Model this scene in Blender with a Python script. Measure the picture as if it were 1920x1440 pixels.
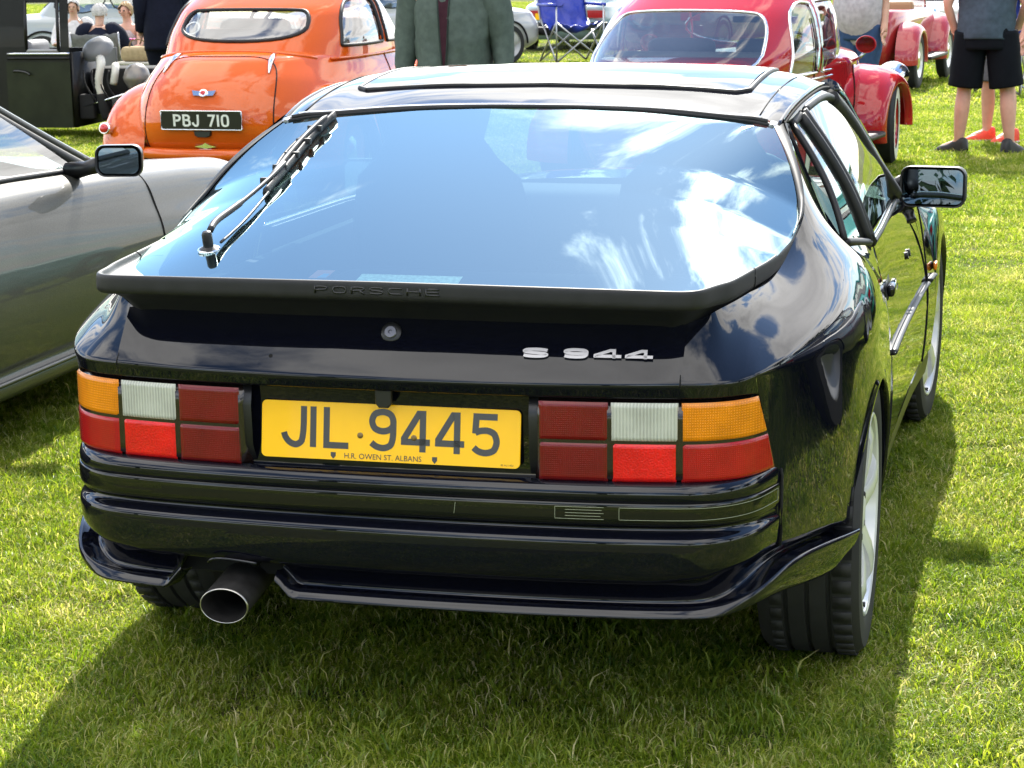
import bpy, bmesh, math, random
import numpy as np
from mathutils import Vector, Matrix, Euler

for o in list(bpy.data.objects):
    bpy.data.objects.remove(o)
SC = bpy.context.scene
COL = SC.collection
rnd = random.Random(7)
PI = math.pi

# ------------------------------------------------------------------ camera
cam_d = bpy.data.cameras.new('camera')
cam = bpy.data.objects.new('camera', cam_d)
COL.objects.link(cam)
SC.camera = cam
YAW, PITCH, ROLL = 0.251118, 0.205313, -0.011452
CAMP = Vector((1.20188, -3.66110, 1.56337))
fw = Vector((-math.sin(YAW) * math.cos(PITCH), math.cos(YAW) * math.cos(PITCH), -math.sin(PITCH)))
rt = fw.cross(Vector((0, 0, 1))).normalized()
up = rt.cross(fw)
cr_, sr_ = math.cos(ROLL), math.sin(ROLL)
rx = cr_ * rt + sr_ * up
uy = -sr_ * rt + cr_ * up
m3 = Matrix((rx, uy, -fw)).transposed()
cam.matrix_world = Matrix.Translation(CAMP) @ m3.to_4x4()
cam_d.sensor_width = 36.0
cam_d.lens = 36.0 * 3925.08 / 1920.0
cam_d.clip_start = 0.1
cam_d.clip_end = 3000.0
cam_d.dof.use_dof = True
cam_d.dof.focus_distance = 4.1
cam_d.dof.aperture_fstop = 32.0

# ------------------------------------------------------------------ sun and sky
SUN_EL, SUN_AZ = math.radians(40.0), math.radians(-7.0)   # azimuth measured from +Y towards +X
sdir = Vector((math.sin(SUN_AZ) * math.cos(SUN_EL), math.cos(SUN_AZ) * math.cos(SUN_EL), math.sin(SUN_EL)))
sun_d = bpy.data.lights.new('sun', 'SUN')
sun_d.energy = 5.0
sun_d.angle = math.radians(0.53)
sun_d.color = (1.0, 0.95, 0.86)
sun = bpy.data.objects.new('sun', sun_d)
sun.rotation_euler = (-sdir).to_track_quat('-Z', 'Y').to_euler()
sun.location = (0, 0, 30)
COL.objects.link(sun)

W = bpy.data.worlds.new('World')
SC.world = W
W.use_nodes = True
nt = W.node_tree
nt.nodes.clear()
def wn(t, **k):
    n = nt.nodes.new(t)
    for a, v in k.items():
        setattr(n, a, v)
    return n
def wmath(op, a, b=None, c=None):
    n = wn('ShaderNodeMath', operation=op)
    for i, v in enumerate((a, b, c)):
        if v is None:
            continue
        if isinstance(v, (int, float)):
            n.inputs[i].default_value = v
        else:
            nt.links.new(v, n.inputs[i])
    return n.outputs[0]
sky = wn('ShaderNodeTexSky', sky_type='NISHITA', sun_disc=False)
sky.sun_elevation = SUN_EL
sky.sun_rotation = SUN_AZ
sky.air_density = 1.0
sky.dust_density = 0.15
sky.ozone_density = 3.0
tc = wn('ShaderNodeTexCoord')
sep = wn('ShaderNodeSeparateXYZ')
nt.links.new(tc.outputs['Generated'], sep.inputs[0])
zc = wmath('ADD', wmath('MAXIMUM', sep.outputs[2], 0.0), 0.12)
cx = wmath('DIVIDE', sep.outputs[0], zc)
cy = wmath('DIVIDE', sep.outputs[1], zc)
comb = wn('ShaderNodeCombineXYZ')
nt.links.new(cx, comb.inputs[0]); nt.links.new(cy, comb.inputs[1])
n1 = wn('ShaderNodeTexNoise'); n1.inputs['Scale'].default_value = 1.35; n1.inputs['Detail'].default_value = 9.0
n1.inputs['Roughness'].default_value = 0.58; n1.inputs['Distortion'].default_value = 0.35
mp = wn('ShaderNodeMapping'); mp.inputs['Location'].default_value = (-12.6565, -8.8563, 12.2891); mp.inputs['Scale'].default_value = (1.0, 0.8, 1)
nt.links.new(comb.outputs[0], mp.inputs[0]); nt.links.new(mp.outputs[0], n1.inputs['Vector'])
cov = wn('ShaderNodeMapRange', interpolation_type='SMOOTHSTEP')
cov.inputs['From Min'].default_value = 0.462; cov.inputs['From Max'].default_value = 0.558
nt.links.new(n1.outputs['Fac'], cov.inputs['Value'])
# cloud bodies: dense cores a little greyer, thin rims brighter, brighter towards the sun
core = wn('ShaderNodeMapRange'); core.inputs['From Min'].default_value = 0.54; core.inputs['From Max'].default_value = 0.78
core.inputs['To Min'].default_value = 1.0; core.inputs['To Max'].default_value = 0.42
nt.links.new(n1.outputs['Fac'], core.inputs['Value'])
dot = wn('ShaderNodeVectorMath', operation='DOT_PRODUCT')
nt.links.new(tc.outputs['Generated'], dot.inputs[0]); dot.inputs[1].default_value = tuple(sdir)
dn = wn('ShaderNodeVectorMath', operation='NORMALIZE')
nt.links.new(tc.outputs['Generated'], dn.inputs[0]); nt.links.new(dn.outputs[0], dot.inputs[0])
ph = wmath('POWER', wmath('MAXIMUM', dot.outputs['Value'], 0.0), 60.0)
phase = wmath('ADD', wmath('MULTIPLY', ph, 2.2), 1.0)
cb = wmath('MULTIPLY', wmath('MULTIPLY', core.outputs[0], phase), 9.5)
ccol = wn('ShaderNodeVectorMath', operation='SCALE'); ccol.inputs[0].default_value = (1.0, 0.985, 0.96)
nt.links.new(cb, ccol.inputs['Scale'])
mx = wn('ShaderNodeMix', data_type='RGBA')
nt.links.new(cov.outputs[0], mx.inputs['Factor'])
nt.links.new(sky.outputs[0], mx.inputs['A']); nt.links.new(ccol.outputs[0], mx.inputs['B'])
bgn = wn('ShaderNodeBackground'); bgn.inputs['Strength'].default_value = 0.14
nt.links.new(mx.outputs['Result'], bgn.inputs['Color'])
wo = wn('ShaderNodeOutputWorld'); nt.links.new(bgn.outputs[0], wo.inputs[0])

vs = SC.view_settings
vs.view_transform = 'Standard'; vs.look = 'None'; vs.gamma = 1.0; vs.exposure = 1.35
vs.use_curve_mapping = False
SC.display_settings.display_device = 'sRGB'
SC.cycles.max_bounces = 8
SC.cycles.transparent_max_bounces = 16
SC.cycles.caustics_reflective = False
SC.cycles.caustics_refractive = False
SC.cycles.sample_clamp_indirect = 6.0
SC.cycles.use_denoising = True

# ------------------------------------------------------------------ materials
MATS = {}
def mat(name, col=(0.5, 0.5, 0.5), rough=0.5, metal=0.0, coat=0.0, spec=0.5, noise=None, bump=None, emit=None, ior=None, sheen=0.0, coat_rough=0.03):
    """principled material; noise=(scale, amount) varies the colour, bump=(scale, strength, distance) gives relief"""
    if name in MATS:
        return MATS[name]
    m = bpy.data.materials.new(name); m.use_nodes = True
    t = m.node_tree; b = t.nodes['Principled BSDF']
    b.inputs['Base Color'].default_value = (*col, 1)
    b.inputs['Roughness'].default_value = rough
    b.inputs['Metallic'].default_value = metal
    b.inputs['Coat Weight'].default_value = coat
    b.inputs['Coat Roughness'].default_value = coat_rough
    b.inputs['Specular IOR Level'].default_value = spec
    b.inputs['Sheen Weight'].default_value = sheen
    if ior:
        b.inputs['IOR'].default_value = ior
    tcn = t.nodes.new('ShaderNodeTexCoord')
    if noise:
        nz = t.nodes.new('ShaderNodeTexNoise'); nz.inputs['Scale'].default_value = noise[0]; nz.inputs['Detail'].default_value = 6
        t.links.new(tcn.outputs['Object'], nz.inputs['Vector'])
        mr = t.nodes.new('ShaderNodeMapRange'); mr.inputs['From Min'].default_value = 0.3; mr.inputs['From Max'].default_value = 0.7
        mr.inputs['To Min'].default_value = 1 - noise[1]; mr.inputs['To Max'].default_value = 1 + noise[1]
        t.links.new(nz.outputs['Fac'], mr.inputs['Value'])
        vm = t.nodes.new('ShaderNodeVectorMath'); vm.operation = 'SCALE'; vm.inputs[0].default_value = col
        t.links.new(mr.outputs[0], vm.inputs['Scale']); t.links.new(vm.outputs[0], b.inputs['Base Color'])
        rr = t.nodes.new('ShaderNodeMapRange'); rr.inputs['To Min'].default_value = max(0, rough - 0.06); rr.inputs['To Max'].default_value = min(1, rough + 0.06)
        t.links.new(nz.outputs['Fac'], rr.inputs['Value']); t.links.new(rr.outputs[0], b.inputs['Roughness'])
    if bump:
        nb = t.nodes.new('ShaderNodeTexNoise'); nb.inputs['Scale'].default_value = bump[0]; nb.inputs['Detail'].default_value = 4
        t.links.new(tcn.outputs['Object'], nb.inputs['Vector'])
        bn = t.nodes.new('ShaderNodeBump'); bn.inputs['Strength'].default_value = bump[1]; bn.inputs['Distance'].default_value = bump[2]
        t.links.new(nb.outputs['Fac'], bn.inputs['Height']); t.links.new(bn.outputs[0], b.inputs['Normal'])
    if emit:
        b.inputs['Emission Color'].default_value = (*emit[0], 1); b.inputs['Emission Strength'].default_value = emit[1]
    MATS[name] = m
    return m

def paint(name, col, flake=0.0, rough=0.35, metal=0.0, wave=0.0, coat=1.0, spec=0.0):
    """car paint: coloured base under a clear glossy coat, with dust specks and a trace of panel waviness"""
    m = mat(name, col, rough, metal, coat, spec=spec, coat_rough=0.008)
    t = m.node_tree; b = t.nodes['Principled BSDF']
    tcn = t.nodes.new('ShaderNodeTexCoord')
    nz = t.nodes.new('ShaderNodeTexNoise'); nz.inputs['Scale'].default_value = 260; nz.inputs['Detail'].default_value = 2
    t.links.new(tcn.outputs['Object'], nz.inputs['Vector'])
    mr = t.nodes.new('ShaderNodeMapRange'); mr.inputs['From Min'].default_value = 0.35; mr.inputs['From Max'].default_value = 0.65
    mr.inputs['To Min'].default_value = 1 - flake; mr.inputs['To Max'].default_value = 1 + flake
    t.links.new(nz.outputs['Fac'], mr.inputs['Value'])
    vm = t.nodes.new('ShaderNodeVectorMath'); vm.operation = 'SCALE'; vm.inputs[0].default_value = col
    t.links.new(mr.outputs[0], vm.inputs['Scale']); t.links.new(vm.outputs[0], b.inputs['Base Color'])
    du = t.nodes.new('ShaderNodeTexNoise'); du.inputs['Scale'].default_value = 14; du.inputs['Detail'].default_value = 9; du.inputs['Roughness'].default_value = .75
    t.links.new(tcn.outputs['Object'], du.inputs['Vector'])
    dr_ = t.nodes.new('ShaderNodeMapRange'); dr_.inputs['From Min'].default_value = .45; dr_.inputs['From Max'].default_value = .75; dr_.inputs['To Min'].default_value = .006; dr_.inputs['To Max'].default_value = .07
    t.links.new(du.outputs['Fac'], dr_.inputs['Value']); t.links.new(dr_.outputs[0], b.inputs['Coat Roughness'])
    if wave:
        nb = t.nodes.new('ShaderNodeTexNoise'); nb.inputs['Scale'].default_value = 5.5; nb.inputs['Detail'].default_value = 2.5
        t.links.new(tcn.outputs['Object'], nb.inputs['Vector'])
        bn = t.nodes.new('ShaderNodeBump'); bn.inputs['Strength'].default_value = 1.0; bn.inputs['Distance'].default_value = wave
        t.links.new(nb.outputs['Fac'], bn.inputs['Height'])
        t.links.new(bn.outputs[0], b.inputs['Normal']); t.links.new(bn.outputs[0], b.inputs['Coat Normal'])
    return m

def glass(name, tint=(0.6, 0.7, 0.68), r0=0.08, refl=(1, 1, 1), wave=0.0):
    """thin window pane: fresnel mirror over tinted see-through"""
    if name in MATS:
        return MATS[name]
    m = bpy.data.materials.new(name); m.use_nodes = True
    t = m.node_tree; t.nodes.clear()
    out = t.nodes.new('ShaderNodeOutputMaterial')
    mxn = t.nodes.new('ShaderNodeMixShader')
    lw = t.nodes.new('ShaderNodeLayerWeight'); lw.inputs['Blend'].default_value = 0.5
    pw = t.nodes.new('ShaderNodeMath'); pw.operation = 'POWER'; pw.inputs[1].default_value = 5.0
    fr = t.nodes.new('ShaderNodeMath'); fr.operation = 'MULTIPLY_ADD'; fr.inputs[1].default_value = 1 - r0; fr.inputs[2].default_value = r0
    t.links.new(lw.outputs['Facing'], pw.inputs[0]); t.links.new(pw.outputs[0], fr.inputs[0])
    tr = t.nodes.new('ShaderNodeBsdfTransparent'); tr.inputs[0].default_value = (*tint, 1)
    gl = t.nodes.new('ShaderNodeBsdfGlossy'); gl.inputs['Color'].default_value = (*refl, 1); gl.inputs['Roughness'].default_value = 0.0
    t.links.new(fr.outputs[0], mxn.inputs[0]); t.links.new(tr.outputs[0], mxn.inputs[1]); t.links.new(gl.outputs[0], mxn.inputs[2])
    if wave:
        tcn = t.nodes.new('ShaderNodeTexCoord')
        nb = t.nodes.new('ShaderNodeTexNoise'); nb.inputs['Scale'].default_value = 4.0; nb.inputs['Detail'].default_value = 1.5
        t.links.new(tcn.outputs['Object'], nb.inputs['Vector'])
        bn = t.nodes.new('ShaderNodeBump'); bn.inputs['Distance'].default_value = wave
        t.links.new(nb.outputs['Fac'], bn.inputs['Height']); t.links.new(bn.outputs[0], gl.inputs['Normal'])
    t.links.new(mxn.outputs[0], out.inputs[0])
    MATS[name] = m
    return m

# ------------------------------------------------------------------ scene helpers
def tag(o, label=None, cat=None, group=None, kind=None):
    if label: o['label'] = label
    if cat: o['category'] = cat
    if group: o['group'] = group
    if kind: o['kind'] = kind
    return o
def thing(name, label, cat, loc=(0, 0, 0), rz=0.0, group=None):
    o = bpy.data.objects.new(name, None); COL.objects.link(o)
    o.location = loc; o.rotation_euler = (0, 0, rz); o.empty_display_size = 0.2
    return tag(o, label, cat, group)
def obj(name, verts, faces, m=None, parent=None, smooth=True, label=None):
    me = bpy.data.meshes.new(name)
    me.from_pydata([tuple(map(float, v)) for v in verts], [], [tuple(int(i) for i in f) for f in faces])
    me.update()
    if smooth:
        me.polygons.foreach_set('use_smooth', [True] * len(me.polygons))
    o = bpy.data.objects.new(name, me); COL.objects.link(o)
    if m is not None:
        me.materials.append(m)
    if parent is not None:
        o.parent = parent
    if label: o['label'] = label
    return o
class MB:
    """collects pieces of one part; build() links them as one mesh object"""
    def __init__(s): s.v = []; s.f = []
    def add(s, V, F, M=None):
        k = len(s.v)
        for v in V:
            s.v.append(tuple(M @ Vector(v)) if M is not None else tuple(v))
        s.f += [tuple(k + i for i in f) for f in F]
        return s
    def build(s, name, m, parent=None, smooth=True, label=None, auto=None):
        o = obj(name, s.v, s.f, m, parent, smooth, label)
        if auto is not None:
            sharp(o, auto)
        return o
def sharp(o, ang=35):
    me = o.data
    bm = bmesh.new(); bm.from_mesh(me); bmesh.ops.recalc_face_normals(bm, faces=bm.faces)
    lim = math.radians(ang)
    for e in bm.edges:
        e.smooth = not (len(e.link_faces) != 2 or e.calc_face_angle(0) > lim)
    for f in bm.faces: f.smooth = True
    bm.to_mesh(me); bm.free()
    return o
def solid(o, t, off=-1.0):
    md = o.modifiers.new('thick', 'SOLIDIFY'); md.thickness = t; md.offset = off
    return o
def bevel(o, w, seg=2, ang=30):
    md = o.modifiers.new('bevel', 'BEVEL'); md.width = w; md.segments = seg; md.limit_method = 'ANGLE'; md.angle_limit = math.radians(ang)
    return o

def nspl(t, y, x):
    n = len(t); h = np.diff(t)
    if n == 2:
        return y[0] + (y[1] - y[0]) * (x - t[0]) / h[0]
    A = np.eye(n); r = np.zeros(n)
    for i in range(1, n - 1):
        A[i, i-1] = h[i-1]; A[i, i] = 2 * (h[i-1] + h[i]); A[i, i+1] = h[i]
        r[i] = 6 * ((y[i+1] - y[i]) / h[i] - (y[i] - y[i-1]) / h[i-1])
    mm = np.linalg.solve(A, r); k = np.clip(np.searchsorted(t, x) - 1, 0, n - 2)
    a = t[k+1] - x; b = x - t[k]; hh = h[k]
    return (mm[k]*a**3 + mm[k+1]*b**3) / (6*hh) + (y[k]/hh - mm[k]*hh/6)*a + (y[k+1]/hh - mm[k+1]*hh/6)*b
def spl(P, n, par=None):
    """natural cubic spline through points P resampled to n points"""
    P = np.asarray(P, float)
    t = np.r_[0, np.cumsum(np.maximum(np.linalg.norm(np.diff(P, axis=0), axis=1), 1e-6) ** 0.5)] if par is None else np.asarray(par, float)
    x = np.linspace(t[0], t[-1], n) if np.isscalar(n) else t[0] + (t[-1]-t[0]) * np.asarray(n)
    return np.stack([nspl(t, P[:, k], x) for k in range(P.shape[1])], 1)
def lerp_curve(xs, ys):
    xs = np.asarray(xs, float); ys = np.asarray(ys, float)
    return lambda x: np.interp(x, xs, ys)
def spl_curve(xs, ys):
    xs = np.asarray(xs, float); ys = np.asarray(ys, float)
    return lambda x: nspl(xs, ys, np.clip(np.asarray(x, float), xs[0], xs[-1]))
def grid_faces(nr, nc, closed=False):
    f = []
    for i in range(nr - 1):
        for j in range(nc - 1 if not closed else nc):
            j2 = (j + 1) % nc
            f.append((i*nc + j, i*nc + j2, (i+1)*nc + j2, (i+1)*nc + j))
    return f
def grid(name, P, m, parent=None, skip=None, flip=False, smooth=True):
    P = np.asarray(P, float); nr, nc = P.shape[:2]
    F = grid_faces(nr, nc)
    if skip is not None:
        F = [f for q, f in enumerate(F) if not skip(q // (nc - 1), q % (nc - 1))]
    if flip:
        F = [f[::-1] for f in F]
    return obj(name, P.reshape(-1, 3), F, m, parent, smooth)
def mirror(P):
    return np.asarray(P, float) * np.array([-1, 1, 1])
def box(c, s, M=None):
    x, y, z = c; a, b, d = s[0]/2, s[1]/2, s[2]/2
    V = [(x+i*a, y+j*b, z+k*d) for k in (-1, 1) for j in (-1, 1) for i in (-1, 1)]
    F = [(0, 2, 3, 1), (4, 5, 7, 6), (0, 1, 5, 4), (2, 6, 7, 3), (0, 4, 6, 2), (1, 3, 7, 5)]
    if M is not None:
        V = [tuple(M @ Vector(v)) for v in V]
    return V, F
def frame_at(T, upv=Vector((0, 0, 1))):
    T = Vector(T).normalized()
    a = upv.cross(T)
    if a.length < 1e-4: a = Vector((1, 0, 0)).cross(T)
    a.normalize()
    return a, T.cross(a)
def tube(path, r, n=8, cap=True, flat=1.0, upv=Vector((0, 0, 1))):
    """swept round (or flattened) section along a polyline; r may be a list"""
    P = [Vector(p) for p in path]; V = []; F = []
    R = r if hasattr(r, '__len__') else [r] * len(P)
    for i, p in enumerate(P):
        T = P[min(i+1, len(P)-1)] - P[max(i-1, 0)]
        a, b = frame_at(T, upv)
        for k in range(n):
            w = 2*PI*k/n
            V.append(tuple(p + a * (math.cos(w)*R[i]) + b * (math.sin(w)*R[i]*flat)))
    F = []
    for i in range(len(P)-1):
        for k in range(n):
            F.append((i*n+k, i*n+(k+1) % n, (i+1)*n+(k+1) % n, (i+1)*n+k))
    if cap:
        F.append(tuple(range(n))[::-1]); F.append(tuple((len(P)-1)*n + k for k in range(n)))
    return V, F
def lathe(prof, n=32, axis='Z'):
    """revolve (radius, height) pairs; axis X puts the height along +X"""
    V = []
    for (r, h) in prof:
        for k in range(n):
            w = 2*PI*k/n
            c, s = r*math.cos(w), r*math.sin(w)
            V.append((c, s, h) if axis == 'Z' else ((h, c, s) if axis == 'X' else (c, h, s)))
    return V, grid_faces(len(prof), n, closed=True)
def rrect(w, h, r, n=5):
    """rounded rectangle outline in 2-D, centred"""
    out = []
    for cx_, cy_, a0 in ((w/2-r, h/2-r, 0), (-w/2+r, h/2-r, PI/2), (-w/2+r, -h/2+r, PI), (w/2-r, -h/2+r, 3*PI/2)):
        for k in range(n+1):
            a = a0 + PI/2*k/n
            out.append((cx_ + r*math.cos(a), cy_ + r*math.sin(a)))
    return out
def plate_mesh(out, t, bev=0.0):
    """flat slab from a 2-D outline in X,Z with thickness t towards -Y (front face at y=-t)"""
    n = len(out); V = []; F = []
    c = np.mean(out, 0)
    rings = [(0.0, 1.0), (-t+bev, 1.0), (-t, None)] if bev else [(0.0, 1.0), (-t, 1.0)]
    for y, s in rings:
        for p in out:
            if s is None:
                d = np.array(p) - c; L = np.linalg.norm(d); q = c + d * (L-bev)/L
            else: q = p
            V.append((q[0], y, q[1]))
    R = len(rings)
    for i in range(R-1):
        for k in range(n):
            F.append((i*n+k, i*n+(k+1) % n, (i+1)*n+(k+1) % n, (i+1)*n+k))
    F.append(tuple((R-1)*n+k for k in range(n))); F.append(tuple(range(n))[::-1])
    return V, F

# lettering built from strokes: glyphs on a unit cell, x right, y up
GL = {
 'J': [[(.78, 1), (.78, .22), (.62, .05), (.35, .05), (.12, .2), (.06, .34)]],
 'I': [[(.5, 1), (.5, 0)]], '1': [[(.5, 1), (.5, 0)]],
 'L': [[(.12, 1), (.12, .07), (.95, .07)]],
 '9': [[(.88, .62), (.88, .22), (.70, .06), (.32, .06), (.10, .18)], [(.88, .62), (.88, .80), (.70, .94), (.30, .94), (.12, .80), (.12, .62), (.30, .47), (.70, .47), (.88, .60)]],
 '4': [[(.74, 0), (.74, .93), (.60, .93), (.08, .32), (.08, .24), (1.0, .24)]],
 '5': [[(.92, .93), (.18, .93), (.15, .52)], [(.15, .54), (.34, .60), (.70, .60), (.90, .46), (.90, .20), (.70, .06), (.30, .06), (.10, .18)]],
 'P': [[(.12, 0), (.12, .93), (.65, .93), (.88, .82), (.88, .60), (.65, .48), (.12, .48)]],
 'B': [[(.12, .07), (.12, .93), (.62, .93), (.84, .84), (.84, .64), (.64, .53), (.12, .53)], [(.12, .07), (.66, .07), (.90, .16), (.90, .42), (.66, .53)]],
 '7': [[(.08, .93), (.92, .93), (.35, 0)]],
 '0': [[(.5, .94), (.26, .94), (.10, .78), (.10, .22), (.26, .06), (.74, .06), (.90, .22), (.90, .78), (.74, .94), (.5, .94)]],
 'D': [[(.12, .07), (.12, .93), (.6, .93), (.88, .75), (.88, .25), (.6, .07), (.12, .07)]],
 'O': [[(.5, .94), (.26, .94), (.10, .78), (.10, .22), (.26, .06), (.74, .06), (.90, .22), (.90, .78), (.74, .94), (.5, .94)]],
 '2': [[(.10, .80), (.30, .94), (.70, .94), (.90, .80), (.90, .58), (.10, .07), (.94, .07)]],
 'V': [[(.05, 1), (.5, .03), (.95, 1)]],
 'S': [[(.92, .80), (.72, .93), (.28, .93), (.10, .80), (.10, .64), (.28, .53), (.72, .47), (.90, .36), (.90, .20), (.72, .07), (.28, .07), (.08, .20)]],
 'R': [[(.12, 0), (.12, .93), (.65, .93), (.88, .82), (.88, .60), (.65, .48), (.12, .48)], [(.6, .48), (.92, 0)]],
 'C': [[(.94, .88), (.2, .88), (.1, .78), (.1, .22), (.2, .12), (.94, .12)]],
 'H': [[(.1, 1), (.1, 0)], [(.9, 1), (.9, 0)], [(.1, .5), (.9, .5)]],
 'E': [[(.94, .93), (.1, .93), (.1, .07), (.94, .07)], [(.1, .5), (.88, .5)]],
 'U': [[(.1, 1), (.1, .2), (.3, .06), (.7, .06), (.9, .2), (.9, 1)]],
}
def chaikin(P, it=2):
    P = [np.array(p, float) for p in P]
    for _ in range(it):
        Q = [P[0]]
        for i in range(1, len(P)-1):
            a, b, c = P[i-1], P[i], P[i+1]; k = .30 if _ == 0 else .25
            Q += [b + (a-b)*min(k, .5), b + (c-b)*min(k, .5)]
        P = Q + [P[-1]]
    return P
ROUND = set('J90OSCU2')
def glyph(c):
    out = []
    for q, st in enumerate(GL[c]):
        if c in ROUND or (c == '5' and q == 1): st = [tuple(p) for p in chaikin(st)]
        elif c in 'PBDR' and q == 0: st = [st[0], st[1]] + [tuple(p) for p in chaikin(st[1:])[1:]] if c != 'D' else st
        out.append(st)
    return out
def stroke2d(pts, w, wy=None):
    """mitred flat stroke; returns 2-D verts and quads; wy allows a different vertical weight"""
    P = [np.array(p, float) for p in pts]; n = len(P); L = []; R = []
    for i in range(n):
        d0 = P[i] - P[i-1] if i else P[1] - P[0]
        d1 = P[i+1] - P[i] if i < n-1 else P[-1] - P[-2]
        d0 = d0/np.linalg.norm(d0); d1 = d1/np.linalg.norm(d1)
        n0 = np.array([-d0[1], d0[0]]); n1 = np.array([-d1[1], d1[0]])
        b = n0 + n1; b = b/max(np.linalg.norm(b), 1e-6); k = min(1/max(b @ n1, 0.35), 2.2)
        L.append(P[i] + b*k*w/2); R.append(P[i] - b*k*w/2)
    V = L + R; F = [(i, i+1, n+i+1, n+i) for i in range(n-1)]
    return V, F
def text_mesh(s, cw, ch, sw, gap, widths=None, depth=0.0006, space=0.5):
    """MB of raised stroke lettering on the X,Z plane facing -Y, starting at the origin"""
    mb = MB(); x = 0.0; layer = 0
    for c in s:
        if c == ' ':
            x += cw*space + gap; continue
        w = cw*(widths or {}).get(c, 1.0)
        for q, st in enumerate(glyph(c)):
            inner = w - 0.0
            V, F = stroke2d([(x + p[0]*inner if c not in 'I1' else x + w/2, sw*0.0 + p[1]*ch) for p in st], sw)
            d = depth + q*0.00012
            n = len(V)
            V3 = [(v[0], -d, v[1]) for v in V] + [(v[0], 0, v[1]) for v in V]
            h = n//2
            F3 = [f[::-1] for f in F]
            F3 += [(i, i+1, n+i+1, n+i) for i in range(h-1)] + [(h+i+1, h+i, n+h+i, n+h+i+1) for i in range(h-1)]
            F3 += [(0, n, n+h, h), (h-1, 2*h-1, n+2*h-1, n+h-1)]
            mb.add(V3, F3)
        x += w + gap
    return mb, x - gap
def font_mesh(s, size, m, parent, name, loc, rot, align='CENTER', depth=0.0, sx=1.0):
    cu = bpy.data.curves.new(name, 'FONT'); cu.body = s; cu.size = size; cu.align_x = align; cu.extrude = depth; cu.resolution_u = 3
    t = bpy.data.objects.new('tmp', cu); COL.objects.link(t)
    me = bpy.data.meshes.new_from_object(t.evaluated_get(bpy.context.evaluated_depsgraph_get()))
    bpy.data.objects.remove(t); bpy.data.curves.remove(cu)
    o = bpy.data.objects.new(name, me); COL.objects.link(o); me.materials.clear(); me.materials.append(m)
    o.parent = parent; o.location = loc; o.rotation_euler = rot; o.scale = (sx, 1, 1)
    return o
def zg(y):
    """the field falls away very gently beyond the first row"""
    return -.008*min(max(0.0, y-3.5), 28.5)
def gp3(x, y, dz=0.0): return (x, y, zg(y)+dz)
def copy_tree(o, parent=None):
    c = o.copy(); COL.objects.link(c)
    if parent is not None: c.parent = parent
    for ch in list(o.children):
        copy_tree(ch, c)
    return c
# ================================================================== ground and grass
def ground_mat():
    m = bpy.data.materials.new('lawn_soil'); m.use_nodes = True
    t = m.node_tree; b = t.nodes['Principled BSDF']; b.inputs['Roughness'].default_value = 0.95; b.inputs['Specular IOR Level'].default_value = 0.1
    g = t.nodes.new('ShaderNodeNewGeometry')
    def noise(sc, det=5):
        n = t.nodes.new('ShaderNodeTexNoise'); n.inputs['Scale'].default_value = sc; n.inputs['Detail'].default_value = det
        t.links.new(g.outputs['Position'], n.inputs['Vector']); return n.outputs['Fac']
    r1 = t.nodes.new('ShaderNodeValToRGB'); r1.color_ramp.elements[0].position = .34; r1.color_ramp.elements[1].position = .68
    r1.color_ramp.elements[0].color = (0.035, 0.045, 0.012, 1); r1.color_ramp.elements[1].color = (0.13, 0.14, 0.045, 1)
    t.links.new(noise(38, 6), r1.inputs[0])
    r2 = t.nodes.new('ShaderNodeValToRGB'); r2.color_ramp.elements[0].color = (0.75, 0.85, 0.7, 1); r2.color_ramp.elements[1].color = (1.2, 1.1, 0.95, 1)
    r2.color_ramp.elements[0].position = .35; r2.color_ramp.elements[1].position = .65
    t.links.new(noise(1.1, 4), r2.inputs[0])
    mx_ = t.nodes.new('ShaderNodeMix'); mx_.data_type = 'RGBA'; mx_.blend_type = 'MULTIPLY'; mx_.inputs['Factor'].default_value = 1
    t.links.new(r1.outputs[0], mx_.inputs['A']); t.links.new(r2.outputs[0], mx_.inputs['B']); t.links.new(mx_.outputs['Result'], b.inputs['Base Color'])
    bn = t.nodes.new('ShaderNodeBump'); bn.inputs['Strength'].default_value = 0.9; bn.inputs['Distance'].default_value = 0.02
    t.links.new(noise(70, 5), bn.inputs['Height']); t.links.new(bn.outputs[0], b.inputs['Normal'])
    return m
gv = []; N_ = 40
for i in range(N_+1):
    for j in range(N_+1):
        x = -1 + 2*i/N_; y = -1 + 2*j/N_
        X = math.copysign(abs(x)**3, x)*1500; Y = math.copysign(abs(y)**3, y)*1500 + 3.5
        gv.append((X, Y, zg(Y)))
ground = obj('ground', gv, [(i*(N_+1)+j, (i+1)*(N_+1)+j, (i+1)*(N_+1)+j+1, i*(N_+1)+j+1) for i in range(N_) for j in range(N_)], ground_mat())
tag(ground, 'flat mown field of short sunlit grass', 'ground', kind='structure')

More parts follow.
